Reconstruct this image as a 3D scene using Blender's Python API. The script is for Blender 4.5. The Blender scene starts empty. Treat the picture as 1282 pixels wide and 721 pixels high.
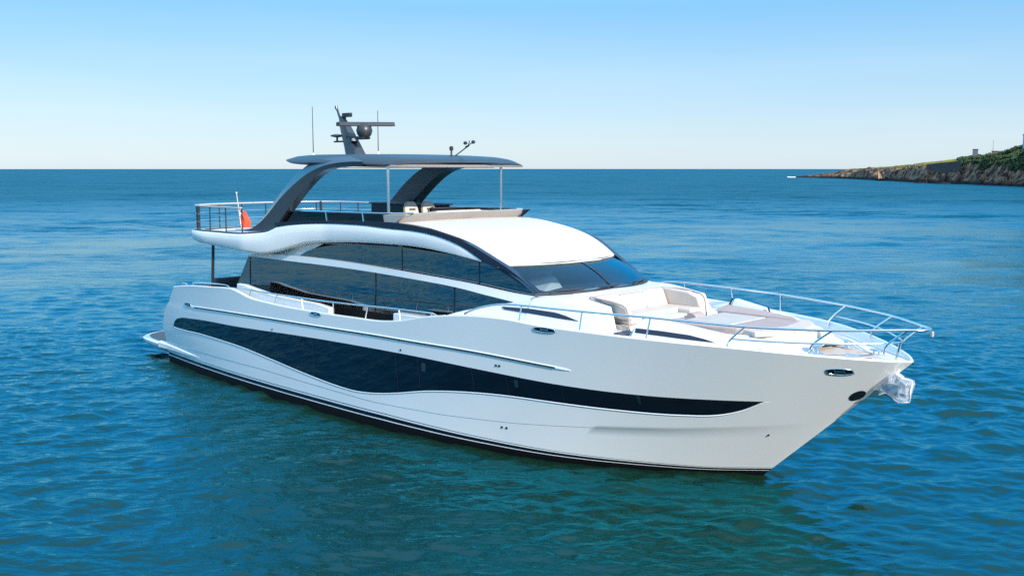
import bpy, bmesh, math, random
import numpy as np
from mathutils import Vector, Matrix, noise as mnoise
from mathutils.geometry import tessellate_polygon

random.seed(7)
C = bpy.context.scene.collection
SC = bpy.context.scene
R = math.radians

# ---------------------------------------------------------------- camera
F_PX, CAM_H, CAM_X, CAM_Y, CAM_YAW = 1247.3, 6.185, 32.89, -17.766, 2.344
pitch = math.atan((360.5 - 211.3) / F_PX)
cam_d = bpy.data.cameras.new("camera")
cam = bpy.data.objects.new("camera", cam_d)
C.objects.link(cam)
cam_d.sensor_width = 36
cam_d.lens = 36 * F_PX / 1282
cam_d.clip_start, cam_d.clip_end = 0.1, 60000
cam.location = (CAM_X, CAM_Y, CAM_H)
fwd = Vector((math.cos(CAM_YAW) * math.cos(pitch), math.sin(CAM_YAW) * math.cos(pitch), -math.sin(pitch)))
cam.rotation_euler = fwd.to_track_quat('-Z', 'Y').to_euler()
SC.camera = cam

# ---------------------------------------------------------------- sky, sun, exposure
SUN_AZ, SUN_EL = R(-9), R(28)          # azimuth from the bow (+x) towards port (+y)
sun_dir = Vector((math.cos(SUN_AZ) * math.cos(SUN_EL), math.sin(SUN_AZ) * math.cos(SUN_EL), math.sin(SUN_EL)))
world = bpy.data.worlds.new("World")
SC.world = world
world.use_nodes = True
wn, wl = world.node_tree.nodes, world.node_tree.links
bg = wn["Background"]
sky = wn.new("ShaderNodeTexSky")
sky.sky_type = 'NISHITA'
sky.sun_disc = False
sky.sun_elevation = SUN_EL
sky.sun_rotation = math.atan2(sun_dir.x, sun_dir.y)
sky.air_density, sky.dust_density, sky.ozone_density = 1.0, 0.4, 2.5
tc = wn.new("ShaderNodeTexCoord")
sep = wn.new("ShaderNodeSeparateXYZ")
ramp = wn.new("ShaderNodeValToRGB")              # clear-air colours by elevation, blended over the physical sky
cr = ramp.color_ramp
SKY = [(0.0, (2.45, 3.05, 3.5)), (0.02, (2.35, 3.02, 3.55)), (0.07, (1.75, 2.75, 3.65)), (0.155, (0.80, 2.2, 3.7)), (0.20, (0.25, 3.2, 6.0)), (0.34, (0.15, 3.9, 7.6)), (0.55, (2.0, 4.5, 7.4)), (1.0, (4.0, 5.0, 6.8))]
SKY_MAX = 10.0
cr.elements[0].position, cr.elements[0].color = 0.0, (*[v / SKY_MAX for v in SKY[0][1]], 1)
cr.elements[1].position, cr.elements[1].color = 1.0, (*[v / SKY_MAX for v in SKY[-1][1]], 1)
for p_, c_ in SKY[1:-1]:
    e = cr.elements.new(p_); e.color = (*[v / SKY_MAX for v in c_], 1)
up_ = wn.new("ShaderNodeVectorMath"); up_.operation = 'SCALE'; up_.inputs['Scale'].default_value = SKY_MAX
mul = wn.new("ShaderNodeMixRGB")
mul.blend_type = 'MIX'
mul.inputs[0].default_value = 0.86
wl.new(tc.outputs['Generated'], sep.inputs[0])
wl.new(sep.outputs['Z'], ramp.inputs[0])
wl.new(ramp.outputs[0], up_.inputs[0])
wl.new(sky.outputs[0], mul.inputs[1])
wl.new(up_.outputs[0], mul.inputs[2])
hm = wn.new("ShaderNodeMapping"); hm.inputs['Scale'].default_value = (2.2, 2.2, 26)
hn = wn.new("ShaderNodeTexNoise"); hn.inputs['Scale'].default_value = 1.0; hn.inputs['Detail'].default_value = 5      # thin veils of high haze
hr = wn.new("ShaderNodeMapRange"); hr.inputs[1].default_value = .45; hr.inputs[2].default_value = .75; hr.inputs[3].default_value = 0; hr.inputs[4].default_value = .22
hf = wn.new("ShaderNodeMapRange"); hf.inputs[1].default_value = .04; hf.inputs[2].default_value = .22; hf.inputs[3].default_value = 1; hf.inputs[4].default_value = 0
hk = wn.new("ShaderNodeMath"); hk.operation = 'MULTIPLY'
hx_ = wn.new("ShaderNodeMixRGB"); hx_.inputs[2].default_value = (3.5, 4.0, 4.3, 1)
wl.new(tc.outputs['Generated'], hm.inputs[0]); wl.new(hm.outputs[0], hn.inputs['Vector']); wl.new(hn.outputs['Fac'], hr.inputs[0])
wl.new(sep.outputs['Z'], hf.inputs[0]); wl.new(hr.outputs[0], hk.inputs[0]); wl.new(hf.outputs[0], hk.inputs[1])
wl.new(hk.outputs[0], hx_.inputs[0]); wl.new(mul.outputs[0], hx_.inputs[1])
wl.new(hx_.outputs[0], bg.inputs[0])
bg.inputs[1].default_value = 0.15
sl = bpy.data.lights.new("sun", 'SUN')
sl.energy = 4.0
sl.angle = R(0.53)
sl.color = (1.0, 0.91, 0.80)
so = bpy.data.objects.new("sun", sl)
so.rotation_euler = sun_dir.to_track_quat('Z', 'Y').to_euler()
so.location = (0, 0, 60)
C.objects.link(so)
SC.view_settings.view_transform = 'Standard'
SC.view_settings.look = 'None'
SC.view_settings.gamma = 1
SC.view_settings.exposure = 0.7
SC.cycles.max_bounces = 8
SC.cycles.transparent_max_bounces = 12
SC.cycles.use_denoising = False
SC.cycles.blur_glossy = 1.0
SC.cycles.sample_clamp_indirect = 1.2
SC.cycles.caustics_reflective = False
SC.cycles.caustics_refractive = False

# ---------------------------------------------------------------- materials
def mat(name, col, rough=0.4, metal=0.0, coat=0.0, spec=None, bump=None, vary=None):
    m = bpy.data.materials.new(name)
    m.use_nodes = True
    n, l = m.node_tree.nodes, m.node_tree.links
    p = n["Principled BSDF"]
    p.inputs['Base Color'].default_value = (*col, 1)
    p.inputs['Roughness'].default_value = rough
    p.inputs['Metallic'].default_value = metal
    p.inputs['Coat Weight'].default_value = coat
    p.inputs['Coat Roughness'].default_value = 0.04
    if spec is not None:
        p.inputs['Specular IOR Level'].default_value = spec
    g = n.new("ShaderNodeTexCoord")
    if vary:                                   # (scale, amount): slow mottling of the base colour
        t = n.new("ShaderNodeTexNoise"); t.inputs['Scale'].default_value = vary[0]; t.inputs['Detail'].default_value = 6
        r = n.new("ShaderNodeMapRange"); r.inputs[1].default_value = 0.3; r.inputs[2].default_value = 0.7
        r.inputs[3].default_value = 1 - vary[1]; r.inputs[4].default_value = 1 + vary[1]
        k = n.new("ShaderNodeVectorMath"); k.operation = 'SCALE'; k.inputs[0].default_value = col
        l.new(g.outputs['Object'], t.inputs['Vector']); l.new(t.outputs['Fac'], r.inputs[0])
        l.new(r.outputs[0], k.inputs['Scale']); l.new(k.outputs[0], p.inputs['Base Color'])
    if bump:                                   # (scale, strength)
        t = n.new("ShaderNodeTexNoise"); t.inputs['Scale'].default_value = bump[0]; t.inputs['Detail'].default_value = 4
        b = n.new("ShaderNodeBump"); b.inputs['Strength'].default_value = bump[1]; b.inputs['Distance'].default_value = 0.02
        l.new(g.outputs['Object'], t.inputs['Vector']); l.new(t.outputs['Fac'], b.inputs['Height']); l.new(b.outputs[0], p.inputs['Normal'])
    return m

def glass_mat(name, tint, ior=1.6, rough=0.0, refl=(0.85, 0.92, 0.97)):
    m = bpy.data.materials.new(name)
    m.use_nodes = True
    n, l = m.node_tree.nodes, m.node_tree.links
    n.remove(n["Principled BSDF"])
    tr = n.new("ShaderNodeBsdfTransparent"); tr.inputs[0].default_value = (*tint, 1)
    gl = n.new("ShaderNodeBsdfGlossy"); gl.inputs['Roughness'].default_value = rough
    gl.inputs['Color'].default_value = (*refl, 1)
    fr = n.new("ShaderNodeFresnel"); fr.inputs[0].default_value = ior
    mx = n.new("ShaderNodeMixShader")
    l.new(fr.outputs[0], mx.inputs[0]); l.new(tr.outputs[0], mx.inputs[1]); l.new(gl.outputs[0], mx.inputs[2])
    l.new(mx.outputs[0], n["Material Output"].inputs[0])
    return m

M = {
    'gelcoat': mat('white_gelcoat', (0.84, 0.835, 0.82), 0.14, coat=0.5, vary=(0.35, 0.02)),
    'topside': mat('white_topsides', (0.68, 0.675, 0.665), 0.35, vary=(1.2, 0.02)),
    'deck': mat('white_nonskid_deck', (0.64, 0.63, 0.61), 0.6, bump=(60, 0.15)),
    'black': mat('black_gloss', (0.006, 0.008, 0.014), 0.06),
    'navy': mat('navy_gloss_trim', (0.010, 0.016, 0.035), 0.12),
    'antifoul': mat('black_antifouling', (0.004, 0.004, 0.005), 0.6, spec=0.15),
    'hullglass': mat('dark_hull_glass', (0.003, 0.005, 0.012), 0.03, spec=0.6),
    'pane_line': mat('pane_seal', (0.02, 0.025, 0.035), 0.4),
    'chrome': mat('polished_steel', (0.72, 0.72, 0.72), 0.16, metal=1.0),
    'steel_dark': mat('dark_steel', (0.05, 0.05, 0.06), 0.3, metal=0.6),
    'gunmetal': mat('gunmetal_paint', (0.058, 0.066, 0.078), 0.30, metal=0.4, coat=0.25),
    'hardtop': mat('hardtop_paint', (0.035, 0.044, 0.054), 0.42, metal=0.25),
    'gunmetal_matt': mat('gunmetal_satin', (0.05, 0.055, 0.06), 0.38, metal=0.3),
    'champagne': mat('champagne_coaming', (0.47, 0.41, 0.37), 0.4, coat=0.2, vary=(2, 0.04)),
    'cream': mat('cream_upholstery', (0.54, 0.46, 0.40), 0.75, bump=(45, 0.2), vary=(4, 0.04)),
    'taupe': mat('taupe_upholstery', (0.37, 0.29, 0.27), 0.85, bump=(60, 0.3), vary=(5, 0.06)),
    'stone': mat('stone_grey_upholstery', (0.46, 0.42, 0.38), 0.85, bump=(60, 0.3), vary=(5, 0.05)),
    'mat_grey': mat('charcoal_rubber', (0.09, 0.085, 0.10), 0.7),
    'teak': mat('teak', (0.38, 0.28, 0.20), 0.7, vary=(9, 0.15)),
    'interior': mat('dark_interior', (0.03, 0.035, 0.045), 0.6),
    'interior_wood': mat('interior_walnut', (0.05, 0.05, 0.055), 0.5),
    'curtain': mat('curtain_linen', (0.55, 0.50, 0.45), 0.9),
    'white': mat('white_paint', (0.80, 0.80, 0.80), 0.4),
    'red': mat('red_bunting', (0.75, 0.07, 0.02), 0.8, bump=(12, 0.3)),
    'blue': mat('blue_bunting', (0.02, 0.03, 0.16), 0.8),
    'rubber': mat('black_rubber', (0.02, 0.02, 0.022), 0.6),
    'glass': glass_mat('tinted_saloon_glass', (0.08, 0.16, 0.19), 2.7),
    'screen': glass_mat('tinted_windscreen', (0.66, 0.82, 0.92), 1.85, refl=(0.42, 0.80, 1.0)),
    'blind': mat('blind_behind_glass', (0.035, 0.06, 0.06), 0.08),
    'fly_glass': glass_mat('smoked_acrylic', (0.10, 0.14, 0.20), 1.5),
}

# ---------------------------------------------------------------- helpers
class MB:
    """collects shapes and links them as ONE mesh object"""
    def __init__(s): s.v, s.f = [], []
    def add(s, vs, fs):
        o = len(s.v)
        s.v += [tuple(map(float, p)) for p in vs]
        s.f += [tuple(i + o for i in f) for f in fs]
        return s
    def grid(s, rows, close_u=False, close_v=False, flip=False, caps=False):
        n, m = len(rows), len(rows[0])
        vs = [p for r in rows for p in r]
        fs = []
        for i in range(n if close_u else n - 1):
            for j in range(m if close_v else m - 1):
                a, b = i * m + j, i * m + (j + 1) % m
                c, d = ((i + 1) % n) * m + (j + 1) % m, ((i + 1) % n) * m + j
                fs.append((a, d, c, b) if flip else (a, b, c, d))
        if caps:
            fs.append(tuple(range(m)) if flip else tuple(reversed(range(m))))
            fs.append(tuple((n - 1) * m + j for j in (reversed(range(m)) if flip else range(m))))
        return s.add(vs, fs)
    def tube(s, path, r, seg=8, caps=True, closed=False):
        P = [Vector(p) for p in path]
        n = len(P)
        rows = []
        up = None
        for i, p in enumerate(P):
            if closed: t = P[(i + 1) % n] - P[i - 1]
            else: t = P[min(i + 1, n - 1)] - P[max(i - 1, 0)]
            t.normalize()
            if up is None: up = t.orthogonal().normalized()
            a = (up - t * up.dot(t)).normalized(); up = a
            b = t.cross(a)
            rr = r[i] if isinstance(r, (list, tuple)) else r
            rows.append([p + a * rr * math.cos(2 * math.pi * k / seg) + b * rr * math.sin(2 * math.pi * k / seg) for k in range(seg)])
        return s.grid(rows, close_u=closed, close_v=True, flip=True, caps=caps and not closed)
    def box(s, lo, hi):
        x0, y0, z0 = lo; x1, y1, z1 = hi
        return s.add([(x0,y0,z0),(x1,y0,z0),(x1,y1,z0),(x0,y1,z0),(x0,y0,z1),(x1,y0,z1),(x1,y1,z1),(x0,y1,z1)],
                     [(0,3,2,1),(4,5,6,7),(0,1,5,4),(1,2,6,5),(2,3,7,6),(3,0,4,7)])
    def hexa(s, bot, top):
        """bot, top: four points each, counter-clockwise seen from above"""
        return s.add(list(bot) + list(top), [(0,3,2,1),(4,5,6,7),(0,1,5,4),(1,2,6,5),(2,3,7,6),(3,0,4,7)])
    def prism(s, poly, lo, hi, axis='y'):
        def P(a, b, h): return {'y': (a, h, b), 'z': (a, b, h), 'x': (h, a, b)}[axis]
        n = len(poly)
        vs = [P(a, b, lo) for a, b in poly] + [P(a, b, hi) for a, b in poly]
        tri = tessellate_polygon([[Vector((a, b, 0)) for a, b in poly]])
        fs = [tuple(t) for t in tri] + [tuple(i + n for i in reversed(t)) for t in tri]
        fs += [(i, (i + 1) % n, (i + 1) % n + n, i + n) for i in range(n)]
        return s.add(vs, fs)
    def lathe(s, prof, c=(0,0,0), seg=20, axis='z'):
        rows = []
        for r, h in prof:
            row = []
            for k in range(seg):
                a = 2 * math.pi * k / seg
                u, v = r * math.cos(a), r * math.sin(a)
                row.append({'z': (c[0]+u, c[1]+v, c[2]+h), 'x': (c[0]+h, c[1]+u, c[2]+v), 'y': (c[0]+v, c[1]+h, c[2]+u)}[axis])
            rows.append(row)
        return s.grid(rows, close_v=True, caps=True)
    def build(s, name, m, parent=None, sharp=35, bevel=0, smooth=True, sub=0):
        me = bpy.data.meshes.new(name)
        me.from_pydata(s.v, [], s.f)
        bm = bmesh.new(); bm.from_mesh(me)
        bmesh.ops.remove_doubles(bm, verts=bm.verts, dist=1e-5)
        bmesh.ops.recalc_face_normals(bm, faces=bm.faces)
        bm.to_mesh(me); bm.free()
        me.materials.append(m)
        if smooth:
            me.polygons.foreach_set('use_smooth', [True] * len(me.polygons))
            if sharp < 180: me.set_sharp_from_angle(angle=R(sharp))
        o = bpy.data.objects.new(name, me)
        C.objects.link(o)
        if parent: o.parent = parent
        if bevel:
            b = o.modifiers.new('bevel', 'BEVEL'); b.width = bevel; b.segments = 3; b.limit_method = 'ANGLE'; b.angle_limit = R(30)
            b.harden_normals = False
        if sub:
            b = o.modifiers.new('sub', 'SUBSURF'); b.levels = b.render_levels = sub
        return o

def tag(o, label=None, cat=None, group=None, kind=None):
    for k, v in (('label', label), ('category', cat), ('group', group), ('kind', kind)):
        if v: o[k] = v
    return o
def empty(name, loc=(0,0,0)):
    o = bpy.data.objects.new(name, None); C.objects.link(o); o.location = loc
    return o
def SI(x, tab):
    """smooth interpolation through a table"""
    X, Y = np.asarray(tab[0], float), np.asarray(tab[1], float)
    x = min(max(x, X[0]), X[-1])
    i = int(min(max(np.searchsorted(X, x) - 1, 0), len(X) - 2))
    h = np.diff(X); d = np.diff(Y) / h
    m = np.empty(len(X)); m[0], m[-1] = d[0], d[-1]
    for k in range(1, len(X) - 1):
        m[k] = 0 if d[k-1]*d[k] <= 0 else (d[k-1]*h[k] + d[k]*h[k-1]) / (h[k-1] + h[k])
    t = (x - X[i]) / h[i]
    return float((2*t**3-3*t**2+1)*Y[i] + (t**3-2*t**2+t)*h[i]*m[i] + (-2*t**3+3*t**2)*Y[i+1] + (t**3-t**2)*h[i]*m[i+1])
def T(pts): return ([p[0] for p in pts], [p[1] for p in pts])
def ip(x, tab): return float(np.interp(x, tab[0], tab[1]))
def lin(a, b, n): return [a + (b - a) * i / (n - 1) for i in range(n)]
def resample(pts, n, smooth=True):
    """n points evenly along a polyline (Catmull-Rom rounded)"""
    P = [np.array(p, float) for p in pts]
    if smooth and len(P) > 2:
        Q = []
        for i in range(len(P) - 1):
            p0, p1, p2, p3 = P[max(i-1, 0)], P[i], P[i+1], P[min(i+2, len(P)-1)]
            for t in np.linspace(0, 1, 12, endpoint=False):
                Q.append(0.5*((2*p1)+(-p0+p2)*t+(2*p0-5*p1+4*p2-p3)*t*t+(-p0+3*p1-3*p2+p3)*t**3))
        Q.append(P[-1]); P = Q
    A = np.array(P)
    d = np.concatenate([[0], np.cumsum(np.linalg.norm(np.diff(A, axis=0), axis=1))])
    u = np.linspace(0, d[-1], n)
    return [tuple(np.interp(u, d, A[:, k]) for k in range(A.shape[1]))][0] and [tuple(float(np.interp(x, d, A[:, k])) for k in range(A.shape[1])) for x in u]
def mirror(pts): return [(p[0], -p[1], p[2]) for p in pts]
def rbox(name, lo, hi, m, parent, bevel=0.04, rot=None, sub=0):
    return MB().box(lo, hi).build(name, m, parent, bevel=bevel)

# ================================================================ SEA
def water_material():
    m = bpy.data.materials.new('sea_water'); m.use_nodes = True
    n, l = m.node_tree.nodes, m.node_tree.links
    n.remove(n["Principled BSDF"])
    body = n.new("ShaderNodeBsdfDiffuse"); body.inputs['Color'].default_value = (0.0050, 0.0190, 0.0105, 1)     # light scattered back from below
    p = n.new("ShaderNodeBsdfMetallic"); p.distribution = 'GGX'; p.fresnel_type = 'F82'                       # surface reflection
    p.inputs['Base Color'].default_value = (0.027, 0.056, 0.064, 1)
    p.inputs['Edge Tint'].default_value = (0.29, 0.80, 1.0, 1)
    ad = n.new("ShaderNodeAddShader")
    l.new(body.outputs[0], ad.inputs[0]); l.new(p.outputs[0], ad.inputs[1]); l.new(ad.outputs[0], n["Material Output"].inputs[0])
    g = n.new("ShaderNodeNewGeometry")
    # unresolved chop: the open sea's small waves become surface roughness away from the anchorage
    ln = n.new("ShaderNodeVectorMath"); ln.operation = 'DISTANCE'; ln.inputs[1].default_value = (21, -9, 0)
    rr = n.new("ShaderNodeMapRange"); rr.interpolation_type = 'LINEAR'
    rr.inputs[1].default_value = 14; rr.inputs[2].default_value = 220; rr.inputs[3].default_value = .045; rr.inputs[4].default_value = .44
    l.new(g.outputs['Position'], ln.inputs[0]); l.new(ln.outputs['Value'], rr.inputs[0]); l.new(rr.outputs[0], p.inputs['Roughness'])
    th = 2.30                                          # the ripples run towards the camera
    d1 = n.new("ShaderNodeVectorMath"); d1.operation = 'DOT_PRODUCT'; d1.inputs[1].default_value = (math.cos(th), math.sin(th), 0)
    d2 = n.new("ShaderNodeVectorMath"); d2.operation = 'DOT_PRODUCT'; d2.inputs[1].default_value = (-.45 * math.sin(th), .45 * math.cos(th), 0)
    cb = n.new("ShaderNodeCombineXYZ")
    l.new(g.outputs['Position'], d1.inputs[0]); l.new(g.outputs['Position'], d2.inputs[0])
    l.new(d1.outputs['Value'], cb.inputs[0]); l.new(d2.outputs['Value'], cb.inputs[1])
    gu = n.new("ShaderNodeTexNoise"); gu.inputs['Scale'].default_value = 0.022; gu.inputs['Detail'].default_value = 4; gu.inputs['Roughness'].default_value = .6
    gr = n.new("ShaderNodeMapRange"); gr.inputs[1].default_value = .38; gr.inputs[2].default_value = .62; gr.inputs[3].default_value = .3; gr.inputs[4].default_value = 1.0
    l.new(g.outputs['Position'], gu.inputs['Vector']); l.new(gu.outputs['Fac'], gr.inputs[0])
    prev = None
    for sc, dist, det in ((0.9, 0.22, 3), (4.2, 0.085, 4)):
        t = n.new("ShaderNodeTexNoise"); t.inputs['Scale'].default_value = sc; t.inputs['Detail'].default_value = det
        t.inputs['Roughness'].default_value = 0.5
        b = n.new("ShaderNodeBump"); b.inputs['Strength'].default_value = 1.0; b.inputs['Distance'].default_value = dist
        l.new(cb.outputs[0], t.inputs['Vector']); l.new(t.outputs['Fac'], b.inputs['Height']); l.new(gr.outputs[0], b.inputs['Strength'])
        if prev: l.new(prev.outputs[0], b.inputs['Normal'])
        prev = b
    # slopes of the distant chop, added straight to the normal
    fa = n.new("ShaderNodeMapRange"); fa.inputs[1].default_value = 18; fa.inputs[2].default_value = 120
    fa.inputs[3].default_value = 0.0; fa.inputs[4].default_value = 1.0
    l.new(ln.outputs['Value'], fa.inputs[0])
    fm_ = n.new("ShaderNodeMath"); fm_.operation = 'MULTIPLY'
    l.new(fa.outputs[0], fm_.inputs[0]); l.new(gr.outputs[0], fm_.inputs[1])
    acc = prev.outputs[0]
    for sc, amp in ((0.05, 1.0), (0.25, 1.45), (1.3, 1.3)):
        t = n.new("ShaderNodeTexNoise"); t.inputs['Scale'].default_value = sc; t.inputs['Detail'].default_value = 2
        l.new(cb.outputs[0], t.inputs['Vector'])
        v = n.new("ShaderNodeVectorMath"); v.operation = 'SUBTRACT'; v.inputs[1].default_value = (.5, .5, .5)
        l.new(t.outputs['Color'], v.inputs[0])
        v1 = n.new("ShaderNodeVectorMath"); v1.operation = 'MULTIPLY'; v1.inputs[1].default_value = (amp, amp, 0)
        l.new(v.outputs[0], v1.inputs[0])
        v2 = n.new("ShaderNodeVectorMath"); v2.operation = 'SCALE'; l.new(v1.outputs[0], v2.inputs[0]); l.new(fm_.outputs[0], v2.inputs['Scale'])
        v3 = n.new("ShaderNodeVectorMath"); v3.operation = 'ADD'; l.new(acc, v3.inputs[0]); l.new(v2.outputs[0], v3.inputs[1])
        acc = v3.outputs[0]
    nm = n.new("ShaderNodeVectorMath"); nm.operation = 'NORMALIZE'
    l.new(acc, nm.inputs[0]); l.new(nm.outputs[0], p.inputs['Normal'])
    return m

def fft_tile(n, L, lam_lo, lam_hi, lam_peak, rms, wind, seed, spread=2.0):
    rs = np.random.RandomState(seed)
    k = np.fft.fftfreq(n, L / n)                      # cycles per metre
    kx, ky = np.meshgrid(k, k, indexing='ij')
    kk = np.hypot(kx, ky) + 1e-9
    c = np.abs((kx * math.cos(wind) + ky * math.sin(wind)) / kk)
    S = np.exp(-0.9 * ((1 / lam_peak) / kk) ** 2) / kk ** 3.4 * (0.12 + c ** spread)
    S[(kk > 1 / lam_lo) | (kk < 1 / lam_hi)] = 0
    h = np.fft.ifft2(np.sqrt(S) * (rs.normal(size=(n, n)) + 1j * rs.normal(size=(n, n)))).real
    return h / h.std() * rms

def sample(tile, L, x, y):
    n = tile.shape[0]
    u, v = x / L * n, y / L * n
    i, j = np.floor(u).astype(int), np.floor(v).astype(int)
    a, b = u - i, v - j
    i0, i1, j0, j1 = i % n, (i + 1) % n, j % n, (j + 1) % n
    return tile[i0, j0]*(1-a)*(1-b) + tile[i1, j0]*a*(1-b) + tile[i0, j1]*(1-a)*b + tile[i1, j1]*a*b

def build_sea():
    core, sp0, gr = 23.0, 0.08, 1.016
    g = list(np.arange(0, core, sp0)); st_ = sp0
    while g[-1] < 14000: st_ *= gr; g.append(g[-1] + st_)
    g = np.array(g); g = np.concatenate([-g[:0:-1], g])
    cx, cy = 16.0, -3.0
    X, Y = np.meshgrid(cx + g, cy + g, indexing='ij')
    sp = np.gradient(g)
    S = np.maximum(*np.meshgrid(sp, sp, indexing='ij'))
    Z = np.zeros_like(X)
    for (n, L, lo, hi, pk, rms, wind, seed) in ((512, 173.0, 5, 30, 7, 0.022, 2.15, 3), (512, 61.0, 0.9, 4, 1.15, 0.026, 2.55, 5), (512, 29.0, 0.28, 0.9, .48, 0.0140, 2.3, 9)):
        w = np.clip((lo / 2.2 - S) / (lo / 2.2 - lo / 4.5), 0, 1)
        gust = 0.75 + 0.5 * sample(fft_tile(128, 400.0, 20, 200, 60, 0.6, 1.1, seed + 1), 400.0, X, Y)
        Z += w * np.clip(gust, 0.35, 1.6) * sample(fft_tile(n, L, lo, hi, pk, rms, wind, seed), L, X + 3000, Y + 3000)
    r2 = X ** 2 + Y ** 2
    n1 = len(g)
    co = np.stack([X, Y, Z], -1).reshape(-1, 3).astype(np.float32)
    I, J = np.meshgrid(np.arange(n1 - 1), np.arange(n1 - 1), indexing='ij')
    q = np.stack([I*n1+J, (I+1)*n1+J, (I+1)*n1+J+1, I*n1+J+1], -1).reshape(-1, 4).astype(np.int32)
    me = bpy.data.meshes.new('sea')
    me.vertices.add(len(co)); me.vertices.foreach_set('co', co.ravel())
    me.loops.add(q.size); me.loops.foreach_set('vertex_index', q.ravel())
    me.polygons.add(len(q)); me.polygons.foreach_set('loop_start', np.arange(0, q.size, 4, dtype=np.int32))
    me.update(calc_edges=True)
    me.polygons.foreach_set('use_smooth', [True] * len(q))
    me.materials.append(water_material())
    o = bpy.data.objects.new('sea', me); C.objects.link(o)
    o['kind'] = 'structure'
build_sea()

# ================================================================ YACHT  (x: stern to bow, y: port, z: above the waterline)
yacht = empty('motor_yacht', (12, 0, 0))
tag(yacht, 'large white motor yacht with dark hull windows, flybridge and grey hardtop, lying at rest', 'yacht')
class Root:                                            # parts are modelled in boat coordinates and parented with the offset undone
    pass
def part(mb, name, m, parent=None, **kw):
    o = mb.build(name, m, None, **kw)
    if parent is None:
        o.parent = yacht; o.location = (-12, 0, 0)
    else:
        o.parent = parent
    return o

# ---- hull form
ZS0 = ([3.9,6,9,12,15,18,20.3,23,24.2,25.3,25.7],[2.6,2.64,2.66,2.7,2.82,2.98,2.97,2.92,2.85,2.76,2.72])
ZTOP = ([3.9,4.42,6.28,7.5,7.8,8.47,9.5,11.86,13.3,14.54,15.1,15.95,16.71,17.34,18.12,19.06,20.3,21.8,23.04,24.2,25.3,25.7],
        [2.53,2.6,2.73,2.79,2.76,2.63,2.57,2.55,2.57,2.61,2.68,2.86,2.97,3.03,3.05,3.0,2.97,2.94,2.91,2.84,2.75,2.71])
BSH = ([3.9,5,6.3,8,10,12,14,16,18,20,21.6,23.04,24.33,25.2,25.5,25.7],[3.09,3.14,3.2,3.25,3.28,3.3,3.3,3.27,3.14,2.9,2.56,2.06,1.33,.64,.33,0.02])
BWL = ([2.4,5.2,7.8,10,11.8,14.9,17.3,19.2,20.75,22.08,22.5,22.78],[2.73,3.02,3.19,3.25,3.26,3.17,2.84,2.32,1.55,.64,.26,0.01])
XA = ([-.6,.05,.32,.66,1.01,1.28,1.6,1.87,2.0,2.21,2.6],[2.9,2.67,2.74,2.73,2.61,2.69,2.86,3.1,3.32,3.53,3.9])
ZC = ([2,2.7,9,14.1,16.5,18.4,20.0,21.6,23.3,24,25.7],[.64,.64,.70,.60,.66,.76,.9,1.04,1.26,1.39,1.72])
def hx(s, z):
    if s >= 12: return 12 + (s - 12) * (22.78 + 2.92 * z / 2.71 - 12) / 13.7
    return 12 - (12 - s) * (12 - ip(z, XA)) / 8.1
def hs(x, z):
    if x >= 12: return 12 + (x - 12) * 13.7 / (22.78 + 2.92 * z / 2.71 - 12)
    return 12 - (12 - x) * 8.1 / (12 - ip(z, XA))
def hy_s(s, z):
    s = min(max(s, 3.9), 25.7)
    t = z / SI(s, ZS0)
    wl_, sh = max(SI(hx(s, 0), BWL), .01), max(SI(s, BSH), .01)
    y = wl_ + (sh - wl_) * math.copysign(abs(t) ** 1.2, t)
    if z < ip(hx(s, .9), ZC) - 1e-6: y -= .007 * min(1, max(0, (25.5 - s) / 3))
    return max(y, .012)
def hy(x, z): return hy_s(hs(x, z), z)
def zdeck(x): return ip(x, ([0,14.6,15.6,16.6,17.5,20,23,24.2,25.0,25.4,25.7],[1.95,1.95,2.3,2.65,2.86,2.82,2.76,2.69,2.68,2.70,2.70]))

STN = sorted(set([round(v, 3) for v in lin(3.9, 12, 30) + lin(12, 18, 32) + lin(18, 23, 32) + lin(23, 25.2, 20) + lin(25.2, 25.7, 10)]))
def hull_rows(zfun_list, side, off=0.0):
    """grid of the hull's skin: one row per station, heights from zfun(s)"""
    rows = []
    for s in STN:
        row = []
        for zf in zfun_list:
            z = zf(s)
            row.append((hx(s, z), side * (hy_s(s, z) + off), z))
        rows.append(row)
    return rows
def zc_s(s): return ip(hx(s, .9), ZC)
Z_BOOT = 0.32
def kb(s): return ip(s, ([15, 24.5], [1.0, .45]))
low = [(lambda s, f=f: Z_BOOT * kb(s) + (zc_s(s) - .004 - Z_BOOT * kb(s)) * f) for f in lin(0, 1, 5)]
upp = [(lambda s, f=f: zc_s(s) + .004 + (SI(s, ZTOP) - zc_s(s) - .004) * f) for f in lin(0, 1, 30)]
hull = MB()
for sd in (-1, 1):
    hull.grid(hull_rows(low + upp, sd), flip=sd > 0)
# transom closes the stern between both sides
zs = [f(3.9) for f in low + upp]
hull.grid([[(hx(3.9, z) , y * hy_s(3.9, z), z) for z in zs] for y in lin(-1, 1, 9)])
hull_o = part(hull, 'hull', M['gelcoat'], sharp=30)
for nm, za, zb, m, off in (('antifouling', -0.7, 0.20, M['antifoul'], 0), ('boot_stripe', 0.20, 0.226, M['white'], 0.004), ('waterline_band', 0.226, 0.32, M['black'], 0.0)):
    b = MB()
    for sd in (-1, 1):
        b.grid(hull_rows([(lambda s, z=z: z * (kb(s) if z > 0 else 1)) for z in lin(za, zb, 4)], sd, off), flip=sd > 0)
    b.grid([[(hx(3.9, z) - (off > 0) * .004, y * hy_s(3.9, z), z) for z in lin(za, zb, 4)] for y in lin(-1, 1, 5)])
    part(b, nm, m, hull_o)
b = MB()
for sd in (-1, 1):
    b.grid(hull_rows([lambda s: .365 * kb(s), lambda s: .38 * kb(s)], sd, 0.003), flip=sd > 0)
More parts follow.
